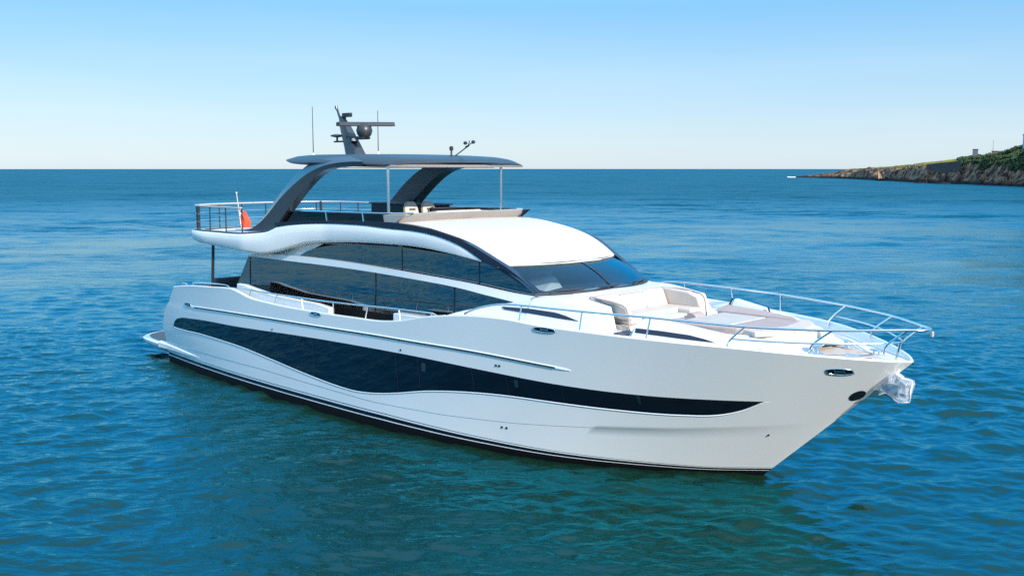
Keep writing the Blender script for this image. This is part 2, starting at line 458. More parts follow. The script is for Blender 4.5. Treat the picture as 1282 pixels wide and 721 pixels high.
part(b, 'pinstripe', M['black'], hull_o)

# ---- hull windows
HWT = [(3.50,1.25),(3.58,1.36),(3.72,1.47),(4.09,1.58),(4.92,1.65),(7.94,1.75),(11.91,1.89),(15.06,1.93),(17.54,1.87),(19.57,1.79),(21.24,1.765),(22.68,1.79),(23.4,1.81)]
HWB = [(3.50,1.25),(3.75,1.235),(4.25,1.235),(5.42,1.26),(6.7,1.24),(7.89,1.2),(9.59,1.06),(11.13,.91),(12.53,.8),(13.2,.775),(13.81,.805),(14.41,.88),(14.99,.98),(15.79,1.14),(16.55,1.25),(17.92,1.37),(19.5,1.395),(20.84,1.39),(22.02,1.41),(22.43,1.44),(22.64,1.48),(23.0,1.6),(23.4,1.81)]
XS_W = sorted(set([round(v, 3) for v in lin(3.5, 4.3, 14) + lin(4.3, 22, 90) + lin(22, 23.4, 22)]))
TT, TB = T(HWT), T(HWB)
for sd in (-1, 1):
    b = MB()
    rows, rows2 = [], []
    for x in XS_W:
        zt, zb = SI(x, TT), SI(x, TB)
        zt = max(zt, zb + .002)
        rows.append([(x, sd * (hy(x, z) + .008), z) for z in lin(zb, zt, 12)])
        rows2.append([(x, sd * (hy(x, z) - .03), z) for z in lin(zb, zt, 12)])
    b.grid(rows, flip=sd > 0); b.grid(rows2, flip=sd < 0)
    hw = part(b, 'hull_window', M['hullglass'], sharp=180)
    for x in (8.2, 11.6, 14.93, 15.69, 17.34, 18.28, 19.63, 20.88):
        zt, zb = SI(x, TT) - .02, SI(x, TB) + .02
        ln = MB().grid([[(x + dx + (zt - z) * .06, sd * (hy(x, z) + .0125), z) for z in lin(zb, zt, 8)] for dx in (-.012, .012)])
        part(ln, 'pane_seal', M['pane_line'], hw)
    for x, zc, h in ((15.86, 1.70, .2), (18.5, 1.68, .16), (21.2, 1.66, .18)):
        cu = MB().grid([[(x + dx + (z - zc) * .1, sd * (hy(x, z) + .0118), z) for z in lin(zc - h / 2, zc + h / 2, 4)] for dx in (-.085, .085)])
        part(cu, 'cabin_blind', M['blind'], hw)
    lip = MB()
    lip.tube([(x, sd * (hy(x, z) - .012), z) for x, z in [(x, SI(x, TB) - .018) for x in XS_W]] + [(23.62, sd * (hy(23.62, 1.83) - .012), 1.83)], [ip(x, ([3.5,20,22.5,23.4],[.026,.025,.020,.012])) for x in XS_W] + [.006], 8)
    part(lip, 'sill_lip', M['gelcoat'], hw, sharp=180)
# ---- rubbing strake along the topsides
RUB = T([(4.9,2.015),(5.25,2.03),(6.55,2.08),(7.98,2.12),(11.93,2.2),(15.08,2.25),(17.59,2.24),(19.62,2.15),(19.9,2.135)])
for sd in (-1, 1):
    b = MB()
    rows = []
    for x in lin(4.9, 19.9, 90):
        z = SI(x, RUB); y = hy(x, z); k = min(1, (19.92 - x) / .25) ** .5
        rows.append([(x, sd * (y - .02), z + .05), (x, sd * (y + .016 * k), z + .026), (x, sd * (y + .016 * k), z - .012), (x, sd * (y - .02), z - .03)])
    b.grid(rows, close_v=True, caps=True, flip=sd < 0)
    st = part(b, 'rubbing_strake', M['gelcoat'], sharp=30)
    b = MB()
    b.grid([[(x, sd * (hy(x, SI(x, RUB)) + .019), SI(x, RUB) + dz) for dz in (-.016, .014)] for x in lin(5.2, 19.55, 80)], flip=sd > 0)
    b.grid([[(x, sd * (hy(x, SI(x, RUB)) + .014), SI(x, RUB) + dz) for dz in (-.016, .014)] for x in lin(5.2, 19.55, 80)], flip=sd < 0)
    part(b, 'steel_strip', M['steel_dark'], st)

# ---- bulwark cap, inner bulwark and decks
for sd in (-1, 1):
    b = MB()
    rows = []
    for s in STN:
        zt = SI(s, ZTOP); y = hy_s(s, zt); x = hx(s, zt)
        yi = max(y - .11, 0.0)
        zd = min(zdeck(x), zt - .04)
        rows.append([(x, sd * y, zt), (x, sd * (y - .006 if y > .02 else y), zt + .018), (x, sd * max(y - .03, 0), zt + .026), (x, sd * max(yi + .02, 0), zt + .024), (x, sd * yi, zt), (x, sd * max(min(yi - .02, hy(x, zd) - .05), 0), zd)])
    b.grid(rows, flip=sd > 0)
    part(b, 'bulwark', M['gelcoat'], sharp=40)
b = MB()
rows = []
for s in STN:
    zt = SI(s, ZTOP); x = hx(s, zt); zd = min(zdeck(x), zt - .03); y = max(min(hy_s(s, zt) - .13, hy(x, zd) - .05), 0.0)
    rows.append([(x, v * y, zd) for v in lin(-1, 1, 7)])
b.grid(rows)
part(b, 'main_deck', M['deck'])

# ---- swim platform
def outline_platform(inset=0, aft=0.0):
    pts = [(3.3, 2.86), (2.0, 2.80), (1.0, 2.70), (0.45, 2.55), (0.12, 2.2), (-0.05, 1.6), (-0.12, 0)]
    r = resample(pts, 24)
    half = [(x + inset * (1 if x < 1 else .3), max(y - inset, 0)) for x, y in r]
    return half + [(x, -y) for x, y in reversed(half[:-1])]
b = MB()
rings = []
for off, z in ((.16, .26), (.03, .36), (0, .44), (0.0, .50), (.05, .545)):
    rings.append([(x, y, z) for x, y in outline_platform(off)])
b.grid(rings, flip=False)
n = len(rings[0])
b.add(rings[-1], [tuple(range(n))]); b.add(rings[0], [tuple(reversed(range(n)))])
pl = part(b, 'swim_platform', M['gelcoat'], sharp=40)
b = MB(); o = outline_platform(.16)
b.prism([(x, y) for x, y in o if x < 3.0], .546, .556, 'z')
part(b, 'teak_deck', mat('weathered_teak', (.16, .13, .13), .7, vary=(8, .12)), pl)
# hull side sponson running forward from the platform
for sd in (-1, 1):
    b = MB(); rows = []
    for x in lin(2.2, 5.2, 16):
        k = max(0.02, 1 - ((x - 2.2) / 3.0) ** 2)
        y = hy(max(x, 2.75), .5)
        zt, zb = .60 - .09 * (x - 2.2) / 3, .36 + .06 * (x - 2.2) / 3
        rows.append([(x, sd * (y - .05), zt + .02), (x, sd * (y + .06 * k), zt - .03), (x, sd * (y + .06 * k), zb + .05), (x, sd * (y - .05), zb)])
    b.grid(rows, close_v=True, caps=True)
    part(b, 'side_sponson', M['gelcoat'], sharp=40)

# ---- superstructure surfaces
def S(x, z): return 2.40 - .03 * (z - 2.7) - .34 * min(max((x - 14) / 4.4, 0), 2) ** 2
WT = ([3,7.5,11,14,15,16,17,18.6],[2.85,2.85,2.42,2.3,2.28,2.24,2.14,1.98])
def W(x): return ip(x, WT)
def panel(lo, hi, n, m, off, thick, name, mm, parent=None, yf=S, sharp=40):
    """a slab following the house side between two (x, z) curves; both sides of the boat"""
    out = []
    L, H = resample(lo, n), resample(hi, n)
    for sd in (-1, 1):
        b = MB(); outer, inner = [], []
        for (xa, za), (xb, zb) in zip(L, H):
            ro, ri = [], []
            for t in lin(0, 1, m):
                x, z = xa + (xb - xa) * t, za + (zb - za) * t
                y = yf(x, z)
                ro.append((x, sd * (y + off), z)); ri.append((x, sd * (y + off - thick), z))
            outer.append(ro + list(reversed(ri)))
        b.grid(outer, close_v=True, caps=True)
        out.append(part(b, name, mm, parent, sharp=sharp))
    return out
Wf = lambda x, z: W(x)
BAND_LO = [(7.09,3.66),(8.0,3.655),(9.08,3.65),(11.35,3.64),(13.37,3.6),(15.69,3.5),(17.01,3.36),(17.84,3.26)]
BAND_UP = [(7.7,3.79),(8.54,3.80),(9.72,3.81),(11.39,3.80),(13.4,3.74),(14.99,3.67),(16.37,3.59),(17.6,3.47),(18.3,3.43)]
UPG_TOP = [(9.64,3.81),(10.07,3.97),(10.52,4.08),(11.1,4.17),(11.74,4.22),(13.22,4.28),(14.06,4.28),(15.57,4.21),(16.68,4.09),(16.95,4.02),(17.56,3.77),(18.2,3.46)]
ARCH_LO = [(9.05,4.62),(9.6,4.68),(10.34,4.74),(11.47,4.78),(12.45,4.78),(13.37,4.74),(14.92,4.67),(15.99,4.45),(16.75,4.10),(16.95,4.02),(17.56,3.76),(18.15,3.44)]
ARCH_UP = [(9.0,4.70),(10,4.79),(11.14,4.83),(13.37,4.875),(13.92,4.865),(14.6,4.82),(15.28,4.72),(16.31,4.49),(17.24,4.07),(17.8,3.77),(18.3,3.47)]
def SU(x, z): return min(2.31, W(x) - .045)
sal = panel([(5.9,1.97),(8,1.97),(11,1.97),(13.6,1.97),(15.4,2.5),(16.6,2.9),(17.88,3.2)],[(7.12,3.68),(8.2,3.66),(9.6,3.65),(11.35,3.64),(13.37,3.6),(15.69,3.5),(17.84,3.26)], 40, 8, 0, .02, 'saloon_window', M['glass'])
for sd, w in zip((-1, 1), sal):
    for x in (7.2, 13.1, 15.95):
        b = MB().tube([(x, sd * (S(x, z) + .004), z) for z in (2.0, 3.62 if x < 15 else 3.48)], .018, 6)
        part(b, 'mullion', M['black'], w)
ug = panel([(9.7,3.80),(11.32,3.785),(13.35,3.725),(14.95,3.655),(16.34,3.575),(17.58,3.465),(18.2,3.43)], UPG_TOP, 44, 6, 0, .02, 'upper_window', M['glass'], yf=SU)
for sd, w in zip((-1, 1), ug):
    for x, za, zb in ((14.0, 3.70, 4.26), (16.6, 3.56, 4.08)):
        b = MB().tube([(x, sd * (SU(x, z) + .004), z) for z in (za, zb)], .016, 6)
        part(b, 'mullion', M['black'], w)
panel(BAND_LO, BAND_UP, 48, 4, .045, .10, 'belt_moulding', M['gelcoat'])
panel(ARCH_LO, ARCH_UP, 70, 3, .012, .14, 'arch_trim', M['navy'], yf=lambda x, z: W(x) - .07 * min(1, max(0, (x - 16.7) / .6)))
panel([(6.2,1.97),(10,1.97),(15.2,1.97)],[(6.45,2.6),(10,2.6),(15.2,2.6)], 20, 2, .02, .015, 'dark_reflection_panel', M['antifoul'])  # black sheet added to stand for the dark reflection low in the saloon glass
# white house wall behind the scoop under the flybridge wing
panel([(7.4,3.78),(8.5,3.79),(9.6,3.80),(9.66,3.81)],[(7.4,4.1),(8.8,4.2),(9.9,4.2),(10.75,4.2)], 12, 4, -.02, .06, 'house_side', M['gelcoat'], yf=SU)

# ---- flybridge: wing moulding right round the stern
MT = T([(3.3,4.30),(4.5,4.32),(6.12,4.32),(7.89,4.37),(8.73,4.48),(9.05,4.60),(9.4,4.665),(10.34,4.74),(11.47,4.78),(12.45,4.78),(13.37,4.74),(14.92,4.67),(15.99,4.45),(16.75,4.10)])
MBt = T([(3.3,4.12),(4.4,4.03),(4.8,4.0),(5.85,3.92),(7.43,3.84),(8.28,3.80),(9.0,3.89),(9.58,4.03),(10.17,4.17),(11.12,4.25),(12.43,4.31),(13.36,4.32),(14.15,4.32),(15.64,4.23),(16.72,4.095)])
aft = resample([(3.45,0),(3.5,1.0),(3.72,1.9),(4.0,2.4),(4.45,2.72),(5.1,2.85),(6.0,2.85)], 22)
side_x = lin(6.2, 16.7, 64)
OUT = [(x, y) for x, y in aft] + [(x, W(x)) for x in side_x]
def moulding_rows(sd):
    rows = []
    for i, (x, y) in enumerate(OUT):
        a, c = OUT[max(i - 1, 0)], OUT[min(i + 1, len(OUT) - 1)]
        t = Vector((c[0] - a[0], c[1] - a[1])).normalized()
        if i == 0: t = Vector((0, 1))
        nx, ny = -t.y, t.x                                # outward normal
        zt, zb = SI(x, MT), SI(x, MBt)
        if x < 4.8: zt = min(zt, 4.32); zb = min(zb, zt - .12)
        h = zt - zb
        k = min(1, max(.12, (16.9 - x) / 3))              # thinner moulding forward
        prof = ((-.34 * k, zt + .004), (-.10 * k, zt), (-.025 * k, zt - .03 * h), (0, zt - .11 * h), (.004 * k, zt - .45 * h), (-.006 * k, zb + .13 * h), (-.03 * k, zb + .03 * h), (-.09 * k, zb), (-.34 * k, zb + .02))
        rows.append([(x + nx * o, sd * (max(y + ny * o, 0) if i else 0), z) for o, z in prof])
    return rows
b = MB()
for sd in (-1, 1):
    b.grid(moulding_rows(sd), flip=sd > 0)
fm = part(b, 'flybridge_moulding', M['gelcoat'], sharp=60)
# deck slab and soffit
def fly_outline(inset):
    h = []
    for x, y in OUT:
        if x < 13.9: h.append((x + (inset if y < 2.2 and x < 5 else 0), max(y - inset, 0)))
    h.append((13.9, h[-1][1]))
    return h
o = fly_outline(.22)
poly = o + [(x, -y) for x, y in reversed(o) if y > 0]
part(MB().prism(poly, 4.19, 4.27, 'z'), 'flybridge_deck', M['deck'])
o = [(x, y) for x, y in fly_outline(.2) if x < 9.2]
poly = o + [(x, -y) for x, y in reversed(o) if y > 0]
part(MB().prism(poly, 3.93, 3.97, 'z'), 'cockpit_ceiling', M['gelcoat'])
# dark cap rail along the after wing
for sd in (-1, 1):
    b = MB(); rows = []
    for x, y in OUT:
        if 3.9 < x < 9.3:
            zt = SI(x, MT); w_ = .14
            rows.append([(x, sd * (y - .05), zt + .004), (x, sd * (y - .06), zt + .035), (x, sd * (y - .06 - w_), zt + .04), (x, sd * (y - .07 - w_), zt + .004)])
    b.grid(rows, close_v=True, caps=True)
    part(b, 'wing_cap', M['gunmetal'], sharp=40)

# ---- wheelhouse roof and windscreen
ED = [(13.6,2.28,4.855),(13.92,2.27,4.855),(14.6,2.25,4.81),(15.28,2.22,4.71),(15.8,2.19,4.61),(16.31,2.15,4.47),(16.8,2.10,4.26),(17.18,2.05,4.045)]
b = MB(); rt, rb = [], []
E_ = resample(ED, 24)
for i, (x, y, z) in enumerate(E_):
    u = i / 23
    bow = -.05 + .74 * u ** 1.5
    rt.append([(x + bow * (1 - abs(v) ** 2.2), y * v, z + .035 * (1 - v * v)) for v in lin(-1, 1, 21)])
    rb.append([(x + bow * (1 - abs(v) ** 2.2) - .02, y * v, z + .035 * (1 - v * v) - .06) for v in lin(-1, 1, 21)])
b.grid([r + list(reversed(q)) for r, q in zip(rt, rb)], close_v=True, caps=True)
part(b, 'wheelhouse_roof', M['topside'], sharp=50)
def ws(u, v, off=0):
    x0, y0, z0 = 17.15, 2.10, 3.995
    x1, y1, z1 = 18.23, 2.05, 3.46
    e_ = 1 - abs(v) ** 2.2
    top = Vector((x0 + .68 * e_, y0 * v, z0 + .02 * e_)); bot = Vector((x1 + .56 * e_, y1 * v, z1 + .01 * e_))
    p = top.lerp(bot, u)
    bulge = .05 * math.sin(math.pi * u)
    return p + Vector((.5, 0, .86)) * (bulge + off)
b = MB()
b.grid([[ws(u, v) for v in lin(-1, 1, 33)] for u in lin(0, 1, 9)])
wsc = part(b, 'windscreen', M['screen'], sharp=180)
rows = []
for u in lin(0, 1, 9):
    rows.append([ws(u, -.014, .014), ws(u, .014, .014), ws(u, .014, -.03), ws(u, -.014, -.03)])
b = MB().grid(rows, close_v=True, caps=True)
part(b, 'mullion', M['black'], wsc)
# black surround along the foot of the screen
b = MB()
b.tube([ws(1.0, v, .01) for v in lin(-1, 1, 33)], .028, 6)
b.tube([ws(0.0, v, -.01) for v in lin(-1, 1, 33)], .022, 6)
part(b, 'screen_surround', M['rubber'], wsc)
for v0, v1 in ((-.86, -.45), (-.32, .10), (.38, .85)):
    b = MB()
    b.tube([ws(1.02, v0, .05), ws(.97, v0 * .7 + v1 * .3, .045), ws(.95, v1, .04)], .016, 6)
    b.tube([ws(.93, v0 + .1, .035), ws(.93, v1 + .04, .035)], .013, 6)
    part(b, 'wiper', M['steel_dark'], wsc)

# ---- interior seen through the glass
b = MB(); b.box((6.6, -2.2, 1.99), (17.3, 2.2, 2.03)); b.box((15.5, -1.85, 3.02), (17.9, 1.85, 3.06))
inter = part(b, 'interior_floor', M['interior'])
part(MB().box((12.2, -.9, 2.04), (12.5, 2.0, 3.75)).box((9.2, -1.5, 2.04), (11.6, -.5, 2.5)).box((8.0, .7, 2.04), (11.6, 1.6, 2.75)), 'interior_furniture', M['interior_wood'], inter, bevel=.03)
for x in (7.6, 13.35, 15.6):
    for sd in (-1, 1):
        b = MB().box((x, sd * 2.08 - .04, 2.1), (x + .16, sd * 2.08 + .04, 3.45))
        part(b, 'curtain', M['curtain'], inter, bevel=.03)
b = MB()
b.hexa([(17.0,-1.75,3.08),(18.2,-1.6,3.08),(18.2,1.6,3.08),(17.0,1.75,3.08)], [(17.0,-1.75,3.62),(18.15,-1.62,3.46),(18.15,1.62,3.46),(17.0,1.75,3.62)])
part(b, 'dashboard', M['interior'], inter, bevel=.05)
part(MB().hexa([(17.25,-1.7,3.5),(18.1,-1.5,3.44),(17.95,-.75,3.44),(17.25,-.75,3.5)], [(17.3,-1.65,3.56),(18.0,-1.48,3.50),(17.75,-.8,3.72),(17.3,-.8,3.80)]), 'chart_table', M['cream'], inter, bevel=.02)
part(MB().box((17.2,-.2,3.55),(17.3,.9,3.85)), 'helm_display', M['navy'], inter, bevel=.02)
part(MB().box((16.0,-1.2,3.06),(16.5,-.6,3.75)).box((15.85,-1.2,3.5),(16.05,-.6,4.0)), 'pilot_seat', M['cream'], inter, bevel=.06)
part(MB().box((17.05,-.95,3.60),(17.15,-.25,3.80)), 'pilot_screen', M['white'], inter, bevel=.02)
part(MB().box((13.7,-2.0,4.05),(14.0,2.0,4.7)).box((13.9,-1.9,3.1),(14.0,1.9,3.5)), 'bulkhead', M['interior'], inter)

# ---- foredeck coachroof
FOOT = ([15.4,16.3,17.2,18,18.6,19.5,20.5,21.5,22.3,23,23.6,24.0],[2.98,2.85,2.62,2.48,2.42,2.34,2.26,2.12,1.95,1.68,1.30,.9])
SHY = ([15.4,16.3,17.2,17.84,18.6,19.5,20.5,21.5,22.3,23,23.6,24.0],[2.9,2.5,2.24,2.13,2.02,1.96,1.90,1.80,1.66,1.36,.95,.5])
SHZ = ([15.4,16.3,17.2,17.84,18.3,18.8,19.5,20.3,21.2,22,22.7,23.5,24.0],[2.62,2.95,3.16,3.30,3.41,3.43,3.36,3.24,3.16,3.10,3.00,2.90,2.78])
b = MB(); rows = []
for x in lin(15.4, 18.25, 20) :
    f, sy, sz, zd = SI(x, FOOT), SI(x, SHY), SI(x, SHZ), zdeck(x)
    zd = min(zd, sz - .03)
    rows.append([(f, zd - .05), (f - .02, zd + .02), (sy + .35 * (f - sy), zd + .72 * (sz - zd)), (sy + .1, sz - .02), (sy, sz), (sy - .12, sz - .0), (sy - .13, zd - .05)])
xs = lin(15.4, 18.25, 20)
for sd in (-1, 1):
    b.grid([[(x, sd * y, z) for y, z in r] for x, r in zip(xs, rows)], flip=sd > 0)
xs = lin(18.25, 24.0, 60)
def ridge(x, sd):
    f, sy, sz, zd = SI(x, FOOT), SI(x, SHY), SI(x, SHZ), zdeck(x)
    gap = 1.0
    if x < 20.86: gap = max(0, min(1, (20.08 - x) / .16)) ** .8
    elif x < 20.95: gap = (x - 20.86) / .09
    szz = zd + .015 + (sz - zd - .015) * gap
    well = 1.0 if 19.18 < x < 23.72 else 0.0
    wi = ip(x, ([18,19.1,19.3,20.3,22.2,22.8,23.4,23.72,24],[1.32,1.32,1.46,1.50,1.40,1.22,.85,.42,.3]))
    zf = 2.76 if well else sz + .03
    if not well: wi = sy * .6
    pts = [(f, zd - .05), (f - .02, min(zd + .02, szz)), (sy + .4 * (f - sy), zd + .74 * (szz - zd)), (sy + .08, szz - .025 * gap), (sy, szz), ((wi + sy) / 2, szz + .012 * gap), (wi + .02, szz + (.014 if well else .01) * gap), (wi, zf if well else szz + .02), (0, zf if well else sz + .05)]
    return [(x, sd * y, z) for y, z in pts]
for sd in (-1, 1):
    st = sorted(set(xs + [19.17, 19.19, 19.92, 20.0, 20.08, 20.1, 20.855, 20.95, 23.71, 23.73]))
    b.grid([ridge(x, sd) for x in st], flip=sd > 0)
part(b, 'coachroof', M['topside'], sharp=38)
# the part of the cabin top under the windscreen foot
b = MB()
rows = []
for x in lin(0, 1, 4):
    rows.append([tuple(ws(1.0, v, -.03 - .02 * x) + Vector((.03 + .55 * x , 0, -.0))) for v in lin(-1, 1, 25)])
b.grid(rows)
part(b, 'screen_apron', M['topside'], sharp=60)
# dark side-light strips let into the coachroof sides
def strip(pts_lo, pts_hi, nm):
    for sd in (-1, 1):
        b = MB(); rows = []
        for (xa, za), (xb, zb) in zip(resample(pts_lo, 16, False), resample(pts_hi, 16, False)):
            r = []
            for t in (0, .5, 1):
                x, z = xa + (xb - xa) * t, za + (zb - za) * t
                f, sy, sz, zd = SI(x, FOOT), SI(x, SHY), SI(x, SHZ), zdeck(x)
                # y on the coachroof side at height z
                y = float(np.interp(z, [zd + .02, zd + .74 * (sz - zd), sz - .02], [f - .02, sy + .4 * (f - sy), sy + .08]))
                r.append((x, y, z))
            rows.append([(x, sd * (y + .012), z) for x, y, z in r] + [(x, sd * (y - .03), z) for x, y, z in reversed(r)])
        b.grid(rows, close_v=True, caps=True)
        part(b, nm, M['navy'], sharp=40)
strip([(17.6,3.12),(18.5,3.09),(19.2,3.06),(19.62,3.05)], [(17.5,3.165),(18.3,3.19),(19.0,3.17),(19.3,3.12)], 'side_light')
strip([(21.0,2.96),(21.6,2.945),(22.2,2.925),(22.62,2.905)], [(20.98,3.04),(21.5,3.035),(22.1,3.01),(22.4,2.96)], 'side_light')

# ---- foredeck seating
def seat(lo, hi, m, parent, name, bev=.05): return part(MB().box(lo, hi), name, m, parent, bevel=bev)
sofa = part(MB().box((19.22,-1.42,2.74),(19.95,1.42,2.93)).box((19.9,-1.42,2.74),(20.3,-.88,2.93)).box((19.9,.88,2.74),(20.3,1.42,2.93)), 'foredeck_sofa', M['cream'], bevel=.03)
for y0, y1 in ((-.88,-.3),(-.29,.29),(.3,.88)):
    seat((19.42,y0,2.93),(19.98,y1,3.07), M['cream'], sofa, 'seat_cushion')
for sd in (-1, 1):
    seat((19.42,min(sd*.89,sd*1.3),2.93),(20.3,max(sd*.89,sd*1.3),3.07), M['cream'], sofa, 'seat_cushion')
for y0, y1 in ((-1.2,-.42),(-.41,.41),(.42,1.2)):
    b = MB().hexa([(19.30,y0,3.05),(19.48,y0,3.05),(19.48,y1,3.05),(19.30,y1,3.05)], [(19.20,y0,3.43),(19.31,y0,3.43),(19.31,y1,3.43),(19.20,y1,3.43)])
    part(b, 'back_cushion', M['cream'], sofa, bevel=.04)
for sd in (-1, 1):
    b = MB()
    ya, yb = sd * 1.22, sd * 1.40
    q = lambda x, z, k: [(x, min(ya, yb), z), (x, max(ya, yb), z)]
    b.add([(19.30,ya,3.05),(20.32,ya,3.05),(20.24,ya,3.30),(19.95,ya,3.40),(19.22,ya,3.43),(19.30,yb,3.05),(20.32,yb,3.05),(20.24,yb,3.30),(19.95,yb,3.40),(19.22,yb,3.43)],
          [(0,1,2,3,4),(9,8,7,6,5),(0,5,6,1),(1,6,7,2),(2,7,8,3),(3,8,9,4),(4,9,5,0)])
    part(b, 'arm_cushion', M['cream'] if sd > 0 else M['cream'], sofa, bevel=.04)
    bb = MB().tube(resample([(19.19,sd*1.3,3.42),(19.6,sd*1.42,3.42),(20.0,sd*1.43,3.38),(20.28,sd*1.43,3.28),(20.36,sd*1.43,2.8)], 14), .022, 6)
    part(bb, 'piping', M['taupe'], sofa)
part(MB().tube([(19.19,-1.3,3.42),(19.17,0,3.435),(19.19,1.3,3.42)], .022, 6), 'piping', M['taupe'], sofa)
tb = part(MB().box((20.02,-.55,2.98),(20.62,.30,3.06)), 'foredeck_table', M['gelcoat'], bevel=.03)
part(MB().lathe([(.10,2.76),(.07,2.8),(.06,2.95),(.12,2.98)], (20.3,-.12,0)), 'pedestal', M['chrome'], tb)
part(MB().lathe([(.0,-.02),(.16,-.02),(.17,.0),(.17,.34),(.16,.36),(0,.36)], (20.80,.16,2.93), 20, 'y'), 'bolster', M['taupe'])
part(MB().box((20.42,-2.05,2.85),(20.80,-1.62,2.885)), 'step_mat', M['mat_grey'], bevel=.012)

pad = part(MB().prism([(21.0,-1.30),(22.3,-1.26),(22.9,-1.08),(23.5,-.62),(23.62,0),(23.5,.62),(22.9,1.08),(22.3,1.26),(21.0,1.30)], 2.78, 3.0, 'z'), 'sunpad', M['gelcoat'], bevel=.03)
for y0, y1 in ((-.75,-.26),(-.25,.25),(.26,.75)):
    seat((21.22,y0,3.0),(22.28,y1,3.10), M['stone'], pad, 'mattress', .03)
part(MB().prism([(22.3,-.78),(22.3,.78),(23.06,.78),(23.2,0.0),(23.06,-.78)], 3.0, 3.10, 'z'), 'centre_mattress', M['taupe'], pad, bevel=.03)
for sd in (-1, 1):
    p = [(21.05,.78),(22.3,.80),(22.95,.80),(22.7,1.10),(22.2,1.24),(21.0,1.28)]
    part(MB().prism([(x, sd * y) for x, y in p], 3.0, 3.12, 'z'), 'side_mattress', M['taupe'], pad, bevel=.03)
for a0, a1 in ((-1.08,-.36),(-.35,.35),(.36,1.08)):
    def nose(y, k): return 23.66 - .42 * y * y - k
    ys = lin(a0, a1, 5)
    q = [(nose(y, .08), y) for y in ys] + [(nose(y, .08) - .44 + .05 * abs(y), y * .9) for y in reversed(ys)]
    part(MB().prism(q, 2.98, 3.09, 'z'), 'nose_cushion', M['cream'], pad, bevel=.03)
for sd in (-1, 1):
    b = MB(); y = sd * 1.28
    b.hexa([(21.0,y,3.08),(22.14,y - sd*.06,3.02),(22.14,y + sd*.16,3.02),(21.0,y + sd*.24,3.08)],
           [(21.12,y + sd*.05,3.33),(21.95,y + sd*.02,3.20),(21.95,y + sd*.14,3.20),(21.12,y + sd*.22,3.33)])
    if sd > 0:
        hp = part(b, 'backrest_panel', M['gelcoat'], pad, bevel=.04)
        part(MB().tube([(20.98,y-.02,3.06),(21.11,y+.03,3.34)], .02, 6).tube([(20.98,y-.02,3.06),(22.16,y-.08,3.02)], .02, 6).tube([(22.16,y-.08,3.02),(22.0,y,3.22)], .02, 6), 'panel_gasket', M['navy'], pad)
part(MB().hexa([(20.95,.78,3.10),(22.25,.78,3.10),(22.2,1.26,3.1),(20.95,1.28,3.1)], [(21.0,.95,3.15),(22.2,.88,3.12),(22.15,1.24,3.14),(21.0,1.27,3.2)]), 'headrest', M['taupe'], pad, bevel=.03)

# ---- bow fittings
b = MB().prism([(23.75,.05),(24.05,.75),(24.75,.38),(24.95,0),(24.75,-.38),(24.0,-.55)], 2.70, 2.712, 'z')
part(b, 'anchor_deck', mat('bleached_teak', (.50, .40, .33), .7, vary=(9, .12)))
wd = part(MB().lathe([(.13,0),(.13,.03),(.07,.05),(.07,.13),(.11,.16),(.11,.2),(.05,.22)], (24.12,-.62,2.72), 16), 'windlass', M['chrome'], sharp=50)
part(MB().lathe([(.09,0),(.09,.03),(.05,.05),(.05,.1),(.08,.13),(.03,.15)], (24.2,.5,2.72), 16), 'windlass', M['chrome'], sharp=50)
for x, y in ((24.85,.35),(24.75,-.45)):
    part(MB().tube([(x-.12,y,2.78),(x+.12,y-.03,2.78)], .025, 8).tube([(x-.05,y,2.66),(x-.05,y,2.78)], .02, 8).tube([(x+.05,y,2.66),(x+.05,y,2.78)], .02, 8), 'mooring_cleat', M['chrome'])
for x, y in ((23.4,-1.45),(23.3,-1.55)):
    part(MB().lathe([(.05,0),(.05,.05),(.03,.07)], (x,y,2.80), 12), 'deck_filler', M['chrome'])

# fairleads let into the bulwark top and the bow hawse
def fairlead(x, z, sd, w=.3, h=.10):
    def P(a, c, off):
        xx, zz = x + a, z + c
        return (xx, sd * (hy(xx, zz) + off), zz)
    ring = MB(); pts = []
    for k in range(24):
        t = 2 * math.pi * k / 24
        cx_ = math.copysign(min(abs(math.cos(t)) * 1.25, 1), math.cos(t)); sx_ = math.sin(t)
        pts.append(P(cx_ * w / 2, sx_ * h / 2, .004))
    ring.tube(pts, .013, 8, closed=True)
    f = part(ring, 'fairlead', M['chrome'], sharp=180)
    pl_ = MB(); pl_.add([P(math.copysign(min(abs(math.cos(2*math.pi*k/24))*1.25,1), math.cos(2*math.pi*k/24))*w/2.1, math.sin(2*math.pi*k/24)*h/2.1, .008) for k in range(24)], [tuple(range(24))])
    pl_.add([P(math.copysign(min(abs(math.cos(2*math.pi*k/24))*1.25,1), math.cos(2*math.pi*k/24))*w/2.1, math.sin(2*math.pi*k/24)*h/2.1, .004) for k in range(24)], [tuple(reversed(range(24)))])
    part(pl_, 'fairlead_throat', M['black'], f)
    bar = MB().tube([P(-w*.18, -h*.4, .008), P(-w*.18, h*.4, .008)], .011, 6).tube([P(w*.18, -h*.4, .008), P(w*.18, h*.4, .008)], .011, 6).tube([P(-w*.2, 0, .008), P(w*.2, 0, .008)], .010, 6)
    part(bar, 'cleat_bar', M['chrome'], f)
